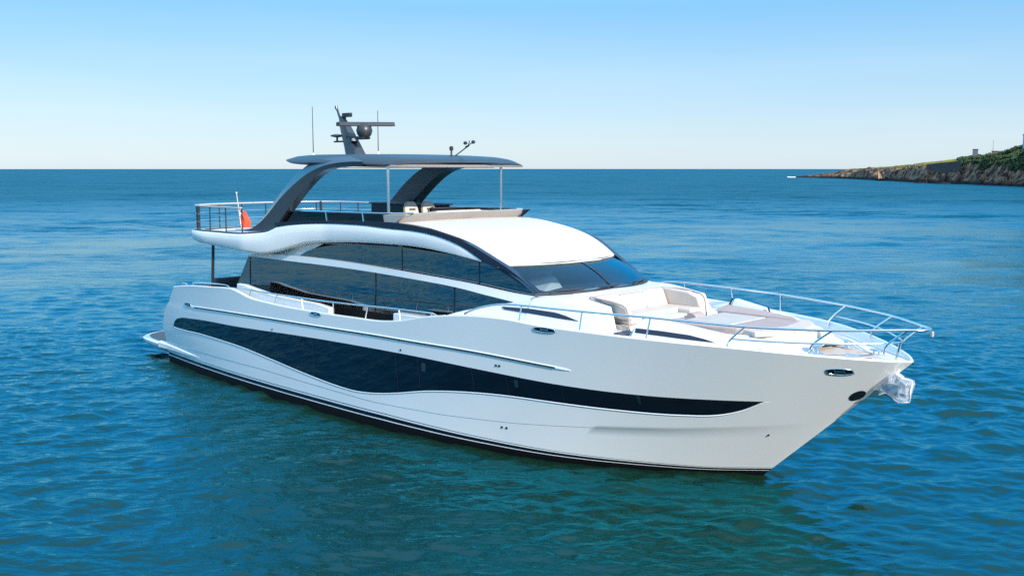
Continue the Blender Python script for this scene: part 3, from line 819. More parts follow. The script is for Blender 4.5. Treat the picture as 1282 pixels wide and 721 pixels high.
for sd in (-1, 1):
    fairlead(19.4, 2.935, sd, .5, .10)
    fairlead(11.79, 2.515, sd, .42, .09)
    fairlead(24.72, 2.52, sd, .36, .13)
    fairlead(4.75, 2.06, sd, .42, .12)
    for x, z in ((9.69,1.82+.06),(15.12,1.92+.09),(18.03,2.02),(18.12,2.02),(17.98,.62),(18.1,.62),(23.2,1.02)):
        y = hy(x, z)
        dots = MB().lathe([(.028,-.01),(.028,.008),(.018,.012),(.0,.012)], (x, sd*y, z), 10, 'y') if sd > 0 else MB().lathe([(.0,-.012),(.018,-.012),(.028,-.008),(.028,.01)], (x, sd*y, z), 10, 'y')
        part(dots, 'hull_vent', M['steel_dark'])

# ---- rails
def stanchion(bot, top, parent, r=.017, kink=None, nm='stanchion'):
    return part(MB().tube(resample([bot, kink, top], 10) if kink else [bot, top], r, 8), nm, M['chrome'], parent)
BR = [(17.1,3.07,3.04),(17.2,3.06,3.09),(17.53,3.04,3.21),(18.08,3.0,3.33),(18.63,2.95,3.365),(19.4,2.86,3.365),(20.18,2.75,3.365),(21.0,2.60,3.365),(21.6,2.47,3.365),(22.4,2.28,3.35),(23.41,1.99,3.33),(24.2,1.58,3.325),(24.74,1.24,3.325),(25.25,.78,3.33),(25.68,.36,3.335),(25.92,.14,3.335),(25.99,0,3.335)]
hb = resample(BR, 60)
rail_pts = [(x, -y, z) for x, y, z in hb] + [(x, y, z) for x, y, z in reversed(hb[:-1])]
bow_rail = part(MB().tube(rail_pts, .024, 8), 'bow_rail', M['chrome'], sharp=180)
MID = resample([(23.17,2.02,3.08),(23.8,1.72,3.07),(24.5,1.24,3.06),(25.05,.66,3.05),(25.3,.34,3.05),(25.43,.12,3.05),(25.46,0,3.05)], 30)
part(MB().tube([(x, -y, z) for x, y, z in MID] + [(x, y, z) for x, y, z in reversed(MID[:-1])], .017, 8), 'mid_rail', M['chrome'], bow_rail, sharp=180)
def rail_at(x):
    return min(hb, key=lambda p: abs(p[0] - x))
for sd in (-1, 1):
    for x in (18.7, 20.18, 21.6):
        p = rail_at(x); zt = SI(hs(x, 2.95), ZTOP)
        stanchion((x, sd * (hy(x, zt) - .07), zt), (p[0], sd * p[1], p[2]), bow_rail)
    for bx, by, tx, ty in ((23.03,2.03,23.41,1.99),(24.31,1.31,24.74,1.24),(25.3,.42,25.70,.34)):
        stanchion((bx, sd * (by - .06), 2.84), (tx, sd * ty, 3.325), bow_rail, .019, (bx + .06, sd * (by - .04), 3.03))
stanchion((25.38, 0, 2.72), (25.44, 0, 3.05), bow_rail, .02)
part(MB().lathe([(.022,-.06),(.03,-.05),(.03,.03),(.02,.04)], (26.01,0,3.27), 12), 'bow_light', M['champagne'], bow_rail)
for sd in (-1, 1):
    SRL = resample([(7.30,3.12,2.80),(8.3,3.15,2.825),(9.16,3.17,2.835),(11.83,3.2,2.86),(13.2,3.2,2.89),(14.42,3.19,2.93),(15.6,3.17,2.955),(16.26,3.16,2.96),(16.35,3.15,2.90)], 40)
    sr = part(MB().tube([(x, sd * y, z) for x, y, z in SRL], .021, 8), 'side_rail', M['chrome'], sharp=180)
    for x in (8.45, 9.75, 11.1, 12.45, 13.75, 15.05, 16.1):
        p = min(SRL, key=lambda q: abs(q[0] - x)); zt = SI(hs(x, 2.6), ZTOP)
        stanchion((x, sd * (hy(x, zt) - .07), zt), (p[0], sd * p[1], p[2]), sr)

# ---- side deck lockers (white boxes inside the bulwark)
for sd in (-1, 1):
    p = [(7.5,2.0),(12.0,2.0),(12.0,2.66),(11.4,2.72),(9.4,2.76),(8.4,2.86),(7.9,2.93),(7.5,2.93)]
    part(MB().prism(p, sd * 3.02, sd * 2.86), 'side_locker', M['gelcoat'], bevel=.03)
    p = [(14.6,2.0),(15.9,2.0),(16.2,2.9),(15.6,2.82),(14.6,2.80)]
    part(MB().prism(p, sd * 3.06, sd * 2.78), 'boarding_step', M['gelcoat'], bevel=.03)

# ---- cockpit: posts, furniture
for sd in (-1, 1):
    part(MB().tube([(5.5, sd * 2.7, 2.0), (5.68, sd * 2.7, 3.94)], .045, 10), 'cockpit_post', M['steel_dark'])
part(MB().box((4.6,-2.1,1.95),(5.2,2.1,2.4)).box((4.45,-2.1,2.3),(4.65,2.1,2.78)), 'cockpit_sofa', M['mat_grey'], bevel=.06)
part(MB().box((5.5,-1.0,2.62),(6.1,1.0,2.68)).box((5.7,-.6,1.96),(5.9,.6,2.62)), 'cockpit_table', M['teak'], bevel=.015)
b = MB().tube([(3.95,-2.85,2.62),(4.0,-2.85,2.66),(4.3,-2.9,2.66),(4.35,-2.9,2.62)], .02, 8)
part(b, 'stern_cleat', M['chrome'])
cr_ = part(MB().tube(resample([(5.0,-3.02,2.68),(5.05,-3.02,2.76),(6.9,-3.1,2.86),(7.3,-3.12,2.80)], 16), .016, 8), 'cockpit_rail', M['chrome'])

# ---- flybridge coaming and screens
b = MB(); rows = []
for v in lin(-1, 1, 25):
    e_ = 1 - abs(v) ** 2.4
    rows.append([(13.72 + .02 * e_, 2.2 * v, 4.84 + .03 * e_), (14.08 + .06 * e_, 1.93 * v, 5.085), (14.05 + .06 * e_, 1.90 * v, 5.10), (13.80 + .06 * e_, 1.88 * v, 5.08), (13.62 + .05 * e_, 1.98 * v, 4.8)])
b.grid(rows, close_v=True, caps=True)
coam = part(b, 'flybridge_coaming', M['champagne'], sharp=40)
for sd in (-1, 1):
    b = MB()
    b.prism([(12.9,4.84),(13.75,4.85),(14.1,5.08),(13.2,5.04)], sd * 2.24, sd * 2.05)
    part(b, 'coaming_cheek', M['champagne'] if sd < 0 else M['navy'], coam, bevel=.02)
    pts = [(8.62,4.5),(8.75,4.70),(10.6,4.78),(13.3,4.86),(13.25,5.06),(10.62,5.03),(8.86,5.0)]
    fs_ = part(MB().prism(pts, sd * 2.26, sd * 2.245), 'flybridge_screen', M['fly_glass'])
    b = MB().tube([(8.5,sd*2.26,4.62),(8.86,sd*2.26,5.02),(10.6,sd*2.26,5.05),(13.3,sd*2.25,5.085),(14.05,sd*1.93,5.10)], .02, 8)
    part(b, 'top_rail', M['chrome'], fs_)
    for x in (10.9, 12.5):
        part(MB().tube([(x, sd*2.27, 4.8), (x - .05, sd*2.27, 5.06)], .014, 6), 'stanchion', M['chrome'], fs_)
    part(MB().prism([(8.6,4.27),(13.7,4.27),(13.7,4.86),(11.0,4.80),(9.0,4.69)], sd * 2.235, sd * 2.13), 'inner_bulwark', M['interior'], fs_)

# ---- flybridge furniture
def helm_seat(y):
    s_ = part(MB().box((12.0,y-.24,4.70),(12.5,y+.24,4.84)), 'helm_seat', M['cream'], bevel=.05)
    b = MB()
    rows = []
    for u in lin(0, 1, 7):
        z = 4.80 + .50 * u; w_ = .235 * (1 - .5 * u ** 5); x = 12.1 - .10 * u
        rows.append([(x - .06, y - w_, z), (x + .04, y - w_, z), (x + .06, y, z), (x + .04, y + w_, z), (x - .06, y + w_, z)])
    b.grid(rows, close_v=True, caps=True)
    part(b, 'backrest', M['cream'], s_, sharp=50, bevel=.02)
    part(MB().box((12.07,y-.10,5.07),(12.115,y+.10,5.12)), 'head_slot', M['mat_grey'], s_)
    part(MB().lathe([(.16,4.28),(.06,4.32),(.06,4.7),(.15,4.7)], (12.25,y,0), 14), 'pedestal', M['steel_dark'], s_)
helm_seat(-.32); helm_seat(.30)
hc = part(MB().hexa([(12.95,-.85,4.27),(13.7,-.85,4.27),(13.7,.75,4.27),(12.95,.75,4.27)], [(13.05,-.85,5.04),(13.7,-.85,5.12),(13.7,.75,5.12),(13.05,.75,5.04)]), 'helm_console', M['cream'], bevel=.05)
part(MB().tube([(12.93 + .05 * math.sin(0), -.32 + .17 * math.cos(t), 5.02 + .15 * math.sin(t)) for t in lin(0, 2 * math.pi, 20)[:-1]], .016, 6, closed=True), 'steering_wheel', M['rubber'], hc)
part(MB().hexa([(13.2,-.7,5.07),(13.3,-.7,5.08),(13.3,.5,5.08),(13.2,.5,5.07)], [(13.28,-.7,5.17),(13.34,-.7,5.17),(13.34,.5,5.17),(13.28,.5,5.17)]), 'instrument_screen', M['black'], hc)
ls = part(MB().box((11.9,.9,4.27),(13.6,2.0,4.68)), 'flybridge_sofa', M['cream'], bevel=.06)
part(MB().box((11.9,1.85,4.65),(13.6,2.05,5.02)).box((11.75,.9,4.6),(11.95,2.0,5.0)), 'backrest', M['cream'], ls, bevel=.05)
ls = part(MB().box((8.6,-2.1,4.27),(11.0,-1.4,4.66)).box((10.6,-2.1,4.27),(11.2,-.2,4.66)), 'lounge_sofa', M['taupe'], bevel=.06)
part(MB().box((8.6,-2.12,4.6),(11.2,-1.95,4.86)).box((11.1,-2.1,4.6),(11.3,-.2,4.98)), 'backrest', M['stone'], ls, bevel=.05)
part(MB().box((9.2,-1.2,4.86),(10.5,-.2,4.91)).box((9.75,-.8,4.27),(9.95,-.6,4.86)), 'lounge_table', M['teak'], bevel=.015)
bar = part(MB().box((8.7,.9,4.27),(11.4,1.7,5.14)), 'wet_bar', M['navy'], bevel=.03)
part(MB().box((8.65,.85,5.14),(11.45,1.75,5.18)), 'worktop', M['mat_grey'], bar, bevel=.01)

# ---- flybridge after rail
RAILO = [(x + (.10 if y < 2.3 else .05), max(y - .12, 0) if y > .3 else y) for x, y in OUT if x < 7.4]
pr = [(x, y) for x, y in resample(RAILO, 40)]
full = [(x, -y) for x, y in reversed(pr)] + [(x, y) for x, y in pr[1:]]
ar = part(MB().tube([(x, y, 5.06) for x, y in full], .026, 8), 'after_rail', M['champagne'], sharp=180)
for z in (4.58, 4.82):
    part(MB().tube([(x, y, z) for x, y in full], .010, 6), 'guard_wire', M['chrome'], ar, sharp=180)
acc, last = 0, None
for i, (x, y) in enumerate(full):
    if last: acc += math.hypot(x - last[0], y - last[1])
    last = (x, y)
    if i == 0 or acc > .78:
        acc = 0
        part(MB().tube([(x, y, 4.29), (x, y, 5.06)], .019, 8), 'stanchion', M['steel_dark'], ar)
for sd in (-1, 1):
    x, y = min(pr, key=lambda p: abs(p[1] - 2.35) + abs(p[0] - 4.05))
    part(MB().tube([(x, sd * y, 4.29), (x, sd * y, 5.08)], .045, 8), 'corner_post', M['steel_dark'], ar)

# ---- hardtop with its two swept arch legs
A_E = [(5.6,4.335),(6.2,4.35),(6.7,4.40),(7.17,4.5),(7.7,4.8),(8.38,5.34),(9.02,5.81),(9.64,6.15),(10.2,6.37),(11.0,6.47),(11.8,6.50)]
B_E = [(6.0,4.333),(6.7,4.36),(7.2,4.43),(7.65,4.58),(8.16,4.86),(9.04,5.47),(10.05,5.99),(10.73,6.21),(11.28,6.31),(12.0,6.36),(12.6,6.36)]
F_E = [(8.3,4.43),(8.45,4.48),(8.7,4.64),(8.9,4.79),(9.1,4.95),(9.6,5.35),(10.1,5.71),(10.6,6.0),(11.1,6.17),(11.8,6.235),(12.6,6.25)]
n = 44
A_R, B_R, F_R = resample(A_E, n), resample(B_E, n), resample(F_E, n)
for sd in (-1, 1):
    b = MB(); rows = []
    for i in range(n):
        (xa, za), (xb, zb), (xf, zf) = A_R[i], B_R[i], F_R[i]
        u = i / (n - 1)
        yo = 2.42 - .07 * u
        rows.append([(xa, sd * (yo - .20), za), (xb, sd * yo, zb), (xf, sd * (yo - .02), zf), (xf - .10, sd * (yo - .34), zf), (xa + .05, sd * (yo - .36), za)])
    b.grid(rows, close_v=True, caps=True, flip=sd > 0)
    part(b, 'arch_leg', M['gunmetal'], sharp=28)
HT = [ # x, half width, top z, bottom z
    (8.25,1.70,6.50,6.44),(8.6,1.98,6.53,6.36),(9.2,2.14,6.55,6.31),(10.0,2.24,6.555,6.28),(11.0,2.31,6.55,6.26),(12.0,2.34,6.54,6.24),(13.0,2.34,6.49,6.23),(13.4,2.335,6.44,6.235),(13.62,2.32,6.38,6.25),(13.72,2.29,6.31,6.27)]
b = MB(); rows = []
for x, w_, zt, zb in resample(HT, 36):
    bw = .38 * max(0, (x - 11.5) / 2.2) ** 1.6 - .25 * max(0, (9.5 - x) / 1.3) ** 1.5 * 0
    h = zt - zb
    sec = [(-w_ + .10, zb), (-w_, zb + .25 * h), (-w_ + .05, zb + .45 * h), (-w_ + .34, zt - .04 * h)] + [(y, zt + .03 * (1 - (y / w_) ** 2)) for y in lin(-w_ + .6, w_ - .6, 7)] + [(w_ - .34, zt - .04 * h), (w_ - .05, zb + .45 * h), (w_, zb + .25 * h), (w_ - .10, zb)] + [(y, zb - .01) for y in lin(w_ - .5, -w_ + .5, 7)]
    rows.append([(x + bw * (1 - (y / w_) ** 2), y, z) for y, z in sec])
b.grid(rows, close_v=True, caps=True)
ht = part(b, 'hardtop', M['hardtop'], sharp=30)
b = MB(); rows = []
for v in lin(-1, 1, 25):
    e_ = 1 - v * v
    rows.append([(13.66 + .385 * e_, 2.30 * v, 6.285), (13.74 + .385 * e_, 2.31 * v, 6.262), (13.70 + .385 * e_, 2.31 * v, 6.225), (13.40 + .34 * e_, 2.30 * v, 6.222)])
b.grid(rows, close_v=True, caps=True)
part(b, 'front_trim', M['champagne'], ht, sharp=40)
part(MB().prism([(9.2,-1.7),(13.2,-1.7),(13.2,1.7),(9.2,1.7)], 6.205, 6.219, 'z'), 'ceiling_panel', M['champagne'], ht)
for sd in (-1, 1):
    part(MB().tube([(13.18, sd * 2.0, 4.86), (13.17, sd * 2.0, 6.25)], .036, 10), 'hardtop_post', M['chrome'])

# ---- mast, radar, aerials
b = MB(); rows = []
for x, w_, d, z in ((9.15,.20,.30,6.55),(9.0,.16,.26,6.85),(8.83,.13,.22,7.15),(8.68,.10,.18,7.42),(8.58,.07,.12,7.6),(8.5,.05,.08,7.72)):
    rows.append([(x - d, -w_ * .5, z), (x - d * .4, -w_, z), (x + d, -w_, z), (x + d, w_, z), (x - d * .4, w_, z), (x - d, w_ * .5, z)])
b.grid(rows, close_v=True, caps=True)
mast = part(b, 'radar_mast', M['gunmetal'], sharp=30)
part(MB().tube([(8.46,0,7.66),(8.30,0,7.98)], [.035,.03], 8).tube([(8.31,0,7.93),(8.28,0,8.02)], .045, 8), 'mast_head_light', M['steel_dark'], mast)
part(MB().box((8.62,-.05,7.68),(9.0,.05,7.80)).lathe([(.03,7.5),(.03,7.72)], (8.72,0,0), 8), 'searchlight', M['steel_dark'], mast, bevel=.02)
part(MB().prism([(8.9,7.02),(9.7,7.02),(9.75,7.08),(8.9,7.14)], -.14, .14), 'radar_bracket', M['gunmetal_matt'], mast, bevel=.02)
rd = MB(); rows = []
for v in lin(-1, 1, 9):
    rows.append([(9.60 + v*.5, .62 * v, 7.39), (9.78 + v*.5, .62 * v, 7.39), (9.75 + v*.5, .62 * v, 7.51), (9.62 + v*.5, .62 * v, 7.51)])
rd.grid(rows, close_v=True, caps=True)
part(rd, 'radar_bar', M['gunmetal_matt'], mast, bevel=.02)
part(MB().lathe([(.02,-.24),(.12,-.22),(.20,-.12),(.235,0),(.20,.12),(.12,.2),(.0,.235)], (9.62,0,7.27), 20), 'satellite_dome', M['gunmetal_matt'], mast, sharp=60)
part(MB().lathe([(.10,6.98),(.10,7.03),(.06,7.06)], (9.3,-.1,0), 14), 'deck_light', M['champagne'], mast)
part(MB().tube([(8.9,0,6.98),(8.15,0,6.98)], .025, 6).tube([(8.3,0,6.98),(8.3,0,7.12)], .03, 8).lathe([(.04,7.1),(.19,7.13),(.19,7.17),(.06,7.20)], (8.3,0,0), 18), 'satellite_aerial', M['steel_dark'], mast)
for x, y, z0, z1 in ((8.15,-.75,6.5,7.98),(9.55,.55,6.55,7.86)):
    a_ = part(MB().tube([(x, y, z0), (x, y, z1)], [.014, .008], 6), 'whip_aerial', M['steel_dark'])
    part(MB().lathe([(.05,z0),(.045,z0+.06),(.02,z0+.14)], (x, y, 0), 10), 'aerial_base', M['white'], a_)
wv = part(MB().tube([(13.2,.25,6.52),(13.9,.1,6.78)], .015, 6).tube([(13.86,.1,6.74),(13.92,.1,6.9)], .012, 6).tube([(13.75,.1,6.74),(14.06,.1,6.86)], .012, 6), 'wind_sensor', M['steel_dark'])
part(MB().lathe([(.02,-.02),(.05,0),(.05,.05),(.02,.07)], (14.06,.1,6.84), 8).lathe([(.02,-.02),(.05,0),(.05,.05),(.02,.07)], (13.76,.1,6.82), 8), 'anemometer_cup', M['steel_dark'], wv)
part(MB().lathe([(.05,6.52),(.025,6.56),(.025,6.66),(.055,6.68),(.055,6.76),(.02,6.78)], (13.0,.3,0), 10), 'horn', M['rubber'])

# ---- anchor pocket in the stem
b = MB()
rows = []
for k in range(20):
    t = 2 * math.pi * k / 20
    rows.append((t,))
for sd in (-1, 1):
    b = MB(); rim = []
    for k in range(22):
        t = 2 * math.pi * k / 22
        a_, c_ = .175 * math.cos(t), .07 * math.sin(t)
        x, z = 24.775 + a_ * .72 - c_ * .6, 1.98 + a_ * .62 + c_ * .7
        xs_ = min(x, 22.78 + 2.92 * z / 2.71 - .01)
        rim.append((xs_, sd * (hy(xs_, z) + .012), z))
    m_ = len(rim)
    cen = tuple(sum(p[i] for p in rim) / m_ for i in range(3))
    b.add(rim + [(cen[0] - .02, cen[1] + sd * .05, cen[2])], [(i, (i + 1) % m_, m_) for i in range(m_)])
    part(b, 'anchor_pocket', M['black'], sharp=60)

# ================================================================ things carried by the yacht
anc = empty('covered_anchor', (25.2, 0, 2.3))
tag(anc, 'steel anchor wrapped in a crumpled clear plastic cover under the bow of the yacht', 'anchor')
def thing_part(mb, name, m, root, **kw):
    o = mb.build(name, m, None, **kw); o.parent = root; o.location = tuple(-c for c in root.location); return o
thing_part(MB().tube([(24.82,0,2.02),(25.36,0,2.47)], .06, 8).tube([(25.36,0,2.47),(25.52,0,2.38)], .055, 8), 'anchor_shank', M['champagne'], anc)
thing_part(MB().prism([(25.0,2.12),(25.25,2.28),(25.5,2.36),(25.62,2.28),(25.55,2.06),(25.35,1.98)], -.05, .05), 'anchor_fluke', M['chrome'], anc, bevel=.03)
def plastic():
    m = bpy.data.materials.new('clear_plastic'); m.use_nodes = True
    nn, ll = m.node_tree.nodes, m.node_tree.links
    p = nn["Principled BSDF"]
    p.inputs['Base Color'].default_value = (.60, .64, .70, 1); p.inputs['Roughness'].default_value = .08
    p.inputs['Alpha'].default_value = .45
    t = nn.new("ShaderNodeTexNoise"); t.inputs['Scale'].default_value = 7; t.inputs['Detail'].default_value = 5
    g = nn.new("ShaderNodeTexCoord"); ll.new(g.outputs['Object'], t.inputs['Vector'])
    bp = nn.new("ShaderNodeBump"); bp.inputs['Strength'].default_value = .9; bp.inputs['Distance'].default_value = .06
    ll.new(t.outputs['Fac'], bp.inputs['Height']); ll.new(bp.outputs[0], p.inputs['Normal'])
    return m
prof = [(24.98,2.10),(25.16,2.30),(25.36,2.50),(25.50,2.42),(25.72,2.36),(25.71,2.12),(25.66,1.97),(25.50,1.95),(25.36,2.02),(25.26,2.10),(25.14,2.04)]
PR = resample(prof + [prof[0]], 26, False)[:-1]
b = MB(); rows = []
cxp, czp = 25.38, 2.2
for v, k in ((-1, .55), (-.8, .85), (-.3, 1.0), (.3, 1.0), (.8, .85), (1, .55)):
    row = []
    for i, (x, z) in enumerate(PR):
        nz = mnoise.noise(Vector((x * 7, v * 2.2, z * 7))) * .16
        row.append((cxp + (x - cxp) * (k + nz), v * .2 + mnoise.noise(Vector((x * 6, v, z * 6 + 9))) * .12, czp + (z - czp) * (k + nz)))
    rows.append(row)
b.grid(rows, close_v=True, caps=True)
hem = MB().tube([(x, -.06 + .05 * math.sin(i * 1.3), z) for i, (x, z) in enumerate(PR[5:24])], .016, 6)
thing_part(hem, 'cover_hem', M['white'], anc)
thing_part(b, 'plastic_cover', plastic(), anc, smooth=False)

fl = empty('ensign', (3.62, -.62, 4.3))
tag(fl, 'red ensign hanging limp from a varnished staff at the yacht\'s flybridge stern rail', 'flag')
thing_part(MB().tube([(3.78,-.62,4.28),(3.55,-.62,5.38)], [.019,.012], 8).lathe([(.03,0),(.035,.03),(.02,.06)], (3.55,-.62,5.37), 10), 'flag_staff', M['champagne'], fl)
b = MB(); b2 = MB(); b3 = MB()
def cloth(u, v):                                     # u along the fly, v down the hoist: a limp flag gathered in folds
    z = 4.94 - .66 * v - .20 * u * (1 - .6 * v) + .03 * math.sin(u * 9)
    w_ = .25 + .11 * v - .035 * math.sin(v * 8)
    fold = math.sin(u * 13 + v * 2.5) * .05 * (.4 + u)
    return (3.68 - .03 * v + w_ * u * .72 + fold * .4, -.60 + w_ * u * .5 + fold, z)
b.grid([[cloth(u, v) for u in lin(0, 1, 25)] for v in lin(0, 1, 15)])
o_ = thing_part(b, 'flag_cloth', M['red'], fl, sharp=180)
s_ = o_.modifiers.new('solid', 'SOLIDIFY'); s_.thickness = .006
def canton(u0, u1, v0, v1, m, nm, off):
    q = MB().grid([[tuple(Vector(cloth(u, v)) + Vector((.6, -.75, .1)).normalized() * off) for u in lin(u0, u1, 9)] for v in lin(v0, v1, 7)])
    p = q.build(nm, m, o_); s2 = p.modifiers.new('solid', 'SOLIDIFY'); s2.thickness = .004
canton(0, .55, .02, .40, M['blue'], 'canton', .012)
canton(0, .55, .16, .26, M['white'], 'canton_cross', .018)
canton(.2, .34, .02, .40, M['white'], 'canton_cross', .021)

# ================================================================ HEADLAND
def at_px(u, d):
    """a world point at a bearing (photo column) and distance from where the photographer stood"""
    a = CAM_YAW - math.atan((u - 641) / F_PX)
    k = d
    return CAM_X + math.cos(a) * k, CAM_Y + math.sin(a) * k
def rock_material():
    m = bpy.data.materials.new('headland_rock'); m.use_nodes = True
    n_, l_ = m.node_tree.nodes, m.node_tree.links
    p = n_["Principled BSDF"]; p.inputs['Roughness'].default_value = .95; p.inputs['Specular IOR Level'].default_value = .1
    g = n_.new("ShaderNodeNewGeometry")
    t = n_.new("ShaderNodeTexNoise"); t.inputs['Scale'].default_value = .30; t.inputs['Detail'].default_value = 9; t.inputs['Roughness'].default_value = .65
    r = n_.new("ShaderNodeValToRGB")
    r.color_ramp.elements[0].position, r.color_ramp.elements[0].color = .43, (.030, .022, .018, 1)
    r.color_ramp.elements[1].position, r.color_ramp.elements[1].color = .64, (.35, .215, .135, 1)
    l_.new(g.outputs['Position'], t.inputs['Vector']); l_.new(t.outputs['Fac'], r.inputs[0])
    # dark weed and wet rock in the tidal zone, turf on the flats above
    s = n_.new("ShaderNodeSeparateXYZ"); l_.new(g.outputs['Position'], s.inputs[0])
    w = n_.new("ShaderNodeMapRange"); w.inputs[1].default_value = .7; w.inputs[2].default_value = 1.9
    l_.new(s.outputs['Z'], w.inputs[0])
    mx = n_.new("ShaderNodeMixRGB"); mx.inputs[1].default_value = (.022, .020, .018, 1)
    l_.new(w.outputs[0], mx.inputs[0]); l_.new(r.outputs[0], mx.inputs[2])
    sn = n_.new("ShaderNodeSeparateXYZ"); l_.new(g.outputs['True Normal'], sn.inputs[0])
    tr = n_.new("ShaderNodeMapRange"); tr.inputs[1].default_value = .86; tr.inputs[2].default_value = .94
    l_.new(sn.outputs['Z'], tr.inputs[0])
    hz = n_.new("ShaderNodeMapRange"); hz.inputs[1].default_value = 5.6; hz.inputs[2].default_value = 6.6
    l_.new(s.outputs['Z'], hz.inputs[0])
    mm_ = n_.new("ShaderNodeMath"); mm_.operation = 'MULTIPLY'; l_.new(tr.outputs[0], mm_.inputs[0]); l_.new(hz.outputs[0], mm_.inputs[1])
    t2 = n_.new("ShaderNodeTexNoise"); t2.inputs['Scale'].default_value = .07; t2.inputs['Detail'].default_value = 5
    l_.new(g.outputs['Position'], t2.inputs['Vector'])
    r2 = n_.new("ShaderNodeValToRGB")
    r2.color_ramp.elements[0].position, r2.color_ramp.elements[0].color = .42, (.035, .055, .014, 1)
    r2.color_ramp.elements[1].position, r2.color_ramp.elements[1].color = .56, (.26, .20, .025, 1)
    l_.new(t2.outputs['Fac'], r2.inputs[0])
    m2 = n_.new("ShaderNodeMixRGB"); l_.new(mm_.outputs[0], m2.inputs[0]); l_.new(mx.outputs[0], m2.inputs[1]); l_.new(r2.outputs[0], m2.inputs[2])
    l_.new(m2.outputs[0], p.inputs['Base Color'])
    b_ = n_.new("ShaderNodeBump"); b_.inputs['Strength'].default_value = .8; b_.inputs['Distance'].default_value = 1.2
    l_.new(t.outputs['Fac'], b_.inputs['Height']); l_.new(b_.outputs[0], p.inputs['Normal'])
    return m
SH_U = [985,1005,1030,1060,1085,1100,1125,1150,1175,1200,1240,1282,1340,1420,1520]
SH_D = [742,728,690,640,590,555,520,470,452,440,410,385,352,320,300]
RIDGE_H = T([(985,-.5),(998,.3),(1005,1.2),(1030,3.2),(1045,4.6),(1060,6.3),(1072,6.6),(1085,7.2),(1110,7.8),(1130,8.6),(1155,9.6),(1180,10.6),(1200,11.4),(1220,12.0),(1240,13.0),(1260,14.6),(1282,16.5),(1340,22),(1420,27),(1520,30)])
def fbm(x, y, s, o=5):
    a, t, f = 1.0, 0.0, 1.0 / s
    for _ in range(o):
        t += a * mnoise.noise(Vector((x * f, y * f, 3.7))); a *= .55; f *= 2.05
    return t
def shore(u): return float(np.interp(u, SH_U, SH_D))
GROUND = {}
def ground_z(u, back):
    """height of the headland a given distance behind its shoreline"""
    H = ip(u, RIDGE_H)
    x, y = at_px(u, shore(u) + back)
    cliff = .52 * H * min(1, max(0, back / (1.8 * H + 3))) ** .8
    slope = .48 * H * min(1, max(0, (back - 8) / 60)) ** .8
    rough = (fbm(x, y, 17, 4) * 2.2 + fbm(x, y, 6, 4) * 1.3 + abs(fbm(x + 50, y, 3.5, 3)) * 1.2) * min(1, H / 6) * (1 if back < 34 else max(.12, 1 - (back - 34) / 16))
    base = cliff + slope + rough * min(1, (back + 1) / 5)
    if back > 62: base -= (back - 62) * .10
    return base - .5 * (back < 1) - .12
us = lin(985, 1520, 430)
bk = [-3, 0, 1, 2, 3, 4, 5.2, 6.5, 8, 9.5, 11, 13, 15, 17, 19.5, 22, 25, 28, 32, 36, 41, 47, 54, 62, 72, 90, 130, 200]
hd = MB(); rows = []
for u in us:
    row = []
    wob = (fbm(u * .9, 0, 14, 4) * 7 + fbm(u * .9, 8, 4, 2) * 3) * min(1, max(0.0, (u - 990) / 60))
    for k in bk:
        x, y = at_px(u, shore(u) + k + wob * max(0, 1 - k / 40))
        row.append((x, y, -1.5 if k < 0 else ground_z(u, k)))
    rows.append(row)
hd.grid(rows)
ho = hd.build('headland', rock_material(), None, sharp=180)
ho['kind'] = 'structure'

# skerry rocks off the point
b = MB()
for u, d, r_, h in ((1000,733,5,1.0),(1012,725,6,1.8),(1022,712,5,1.6),(1150,462,3,.6),(1180,442,4,.8),(1174,444,3,.5)):
    x, y = at_px(u, d)
    rows = []
    for i in range(7):
        f = i / 6
        rows.append([(x + math.cos(t) * r_ * (1 - f * .8) * (1 + .4 * mnoise.noise(Vector((u, t * 1.3, f * 2)))), y + math.sin(t) * r_ * (1 - f * .8), -.4 + (h + .4) * f ** .7) for t in lin(0, 2 * math.pi, 15)[:-1]])
    b.grid(rows, close_v=True, caps=True)
sk = b.build('skerry_rocks', ho.data.materials[0], None, sharp=20); sk['kind'] = 'structure'

# dark scrub on the upper slope: a mass of leaf clumps
def leaf_mass(name, spots, m):
    b = MB()
    rs = random.Random(5)
    for x, y, z, r_ in spots:
        for _ in range(int(30 * r_ * r_) + 16):
            d = Vector((rs.gauss(0, 1), rs.gauss(0, 1), abs(rs.gauss(0, .8)))).normalized() * r_ * (.55 + .5 * rs.random())
            c_ = Vector((x, y, z)) + Vector((d.x, d.y, d.z * .75))
            t1 = Vector((rs.gauss(0, 1), rs.gauss(0, 1), rs.gauss(0, 1))).normalized(); t2 = t1.orthogonal().normalized()
            s = .25 + .25 * rs.random()
            b.add([c_ + t1 * s, c_ + t2 * s, c_ - t1 * s, c_ - t2 * s], [(0, 1, 2, 3)])
    me = bpy.data.meshes.new(name); me.from_pydata(b.v, [], b.f); me.materials.append(m)
    o = bpy.data.objects.new(name, me); C.objects.link(o); return o
rs = random.Random(11)
spots = []
for _ in range(900):
    u = 1196 + (1330 - 1196) * rs.random()
    lo = 20 - (u - 1196) * .06
    back = max(6, lo) + rs.random() * 40
    if u < 1225 and back < 24: continue
    x, y = at_px(u, shore(u) + back)
    r_ = .7 + .7 * rs.random()
    spots.append((x, y, ground_z(u, back) + .1 * r_, r_))
leaves = mat('scrub_leaves', (.035, .07, .022), .8, vary=(.3, .35))
tag(leaf_mass('scrub', spots, leaves), kind='stuff')

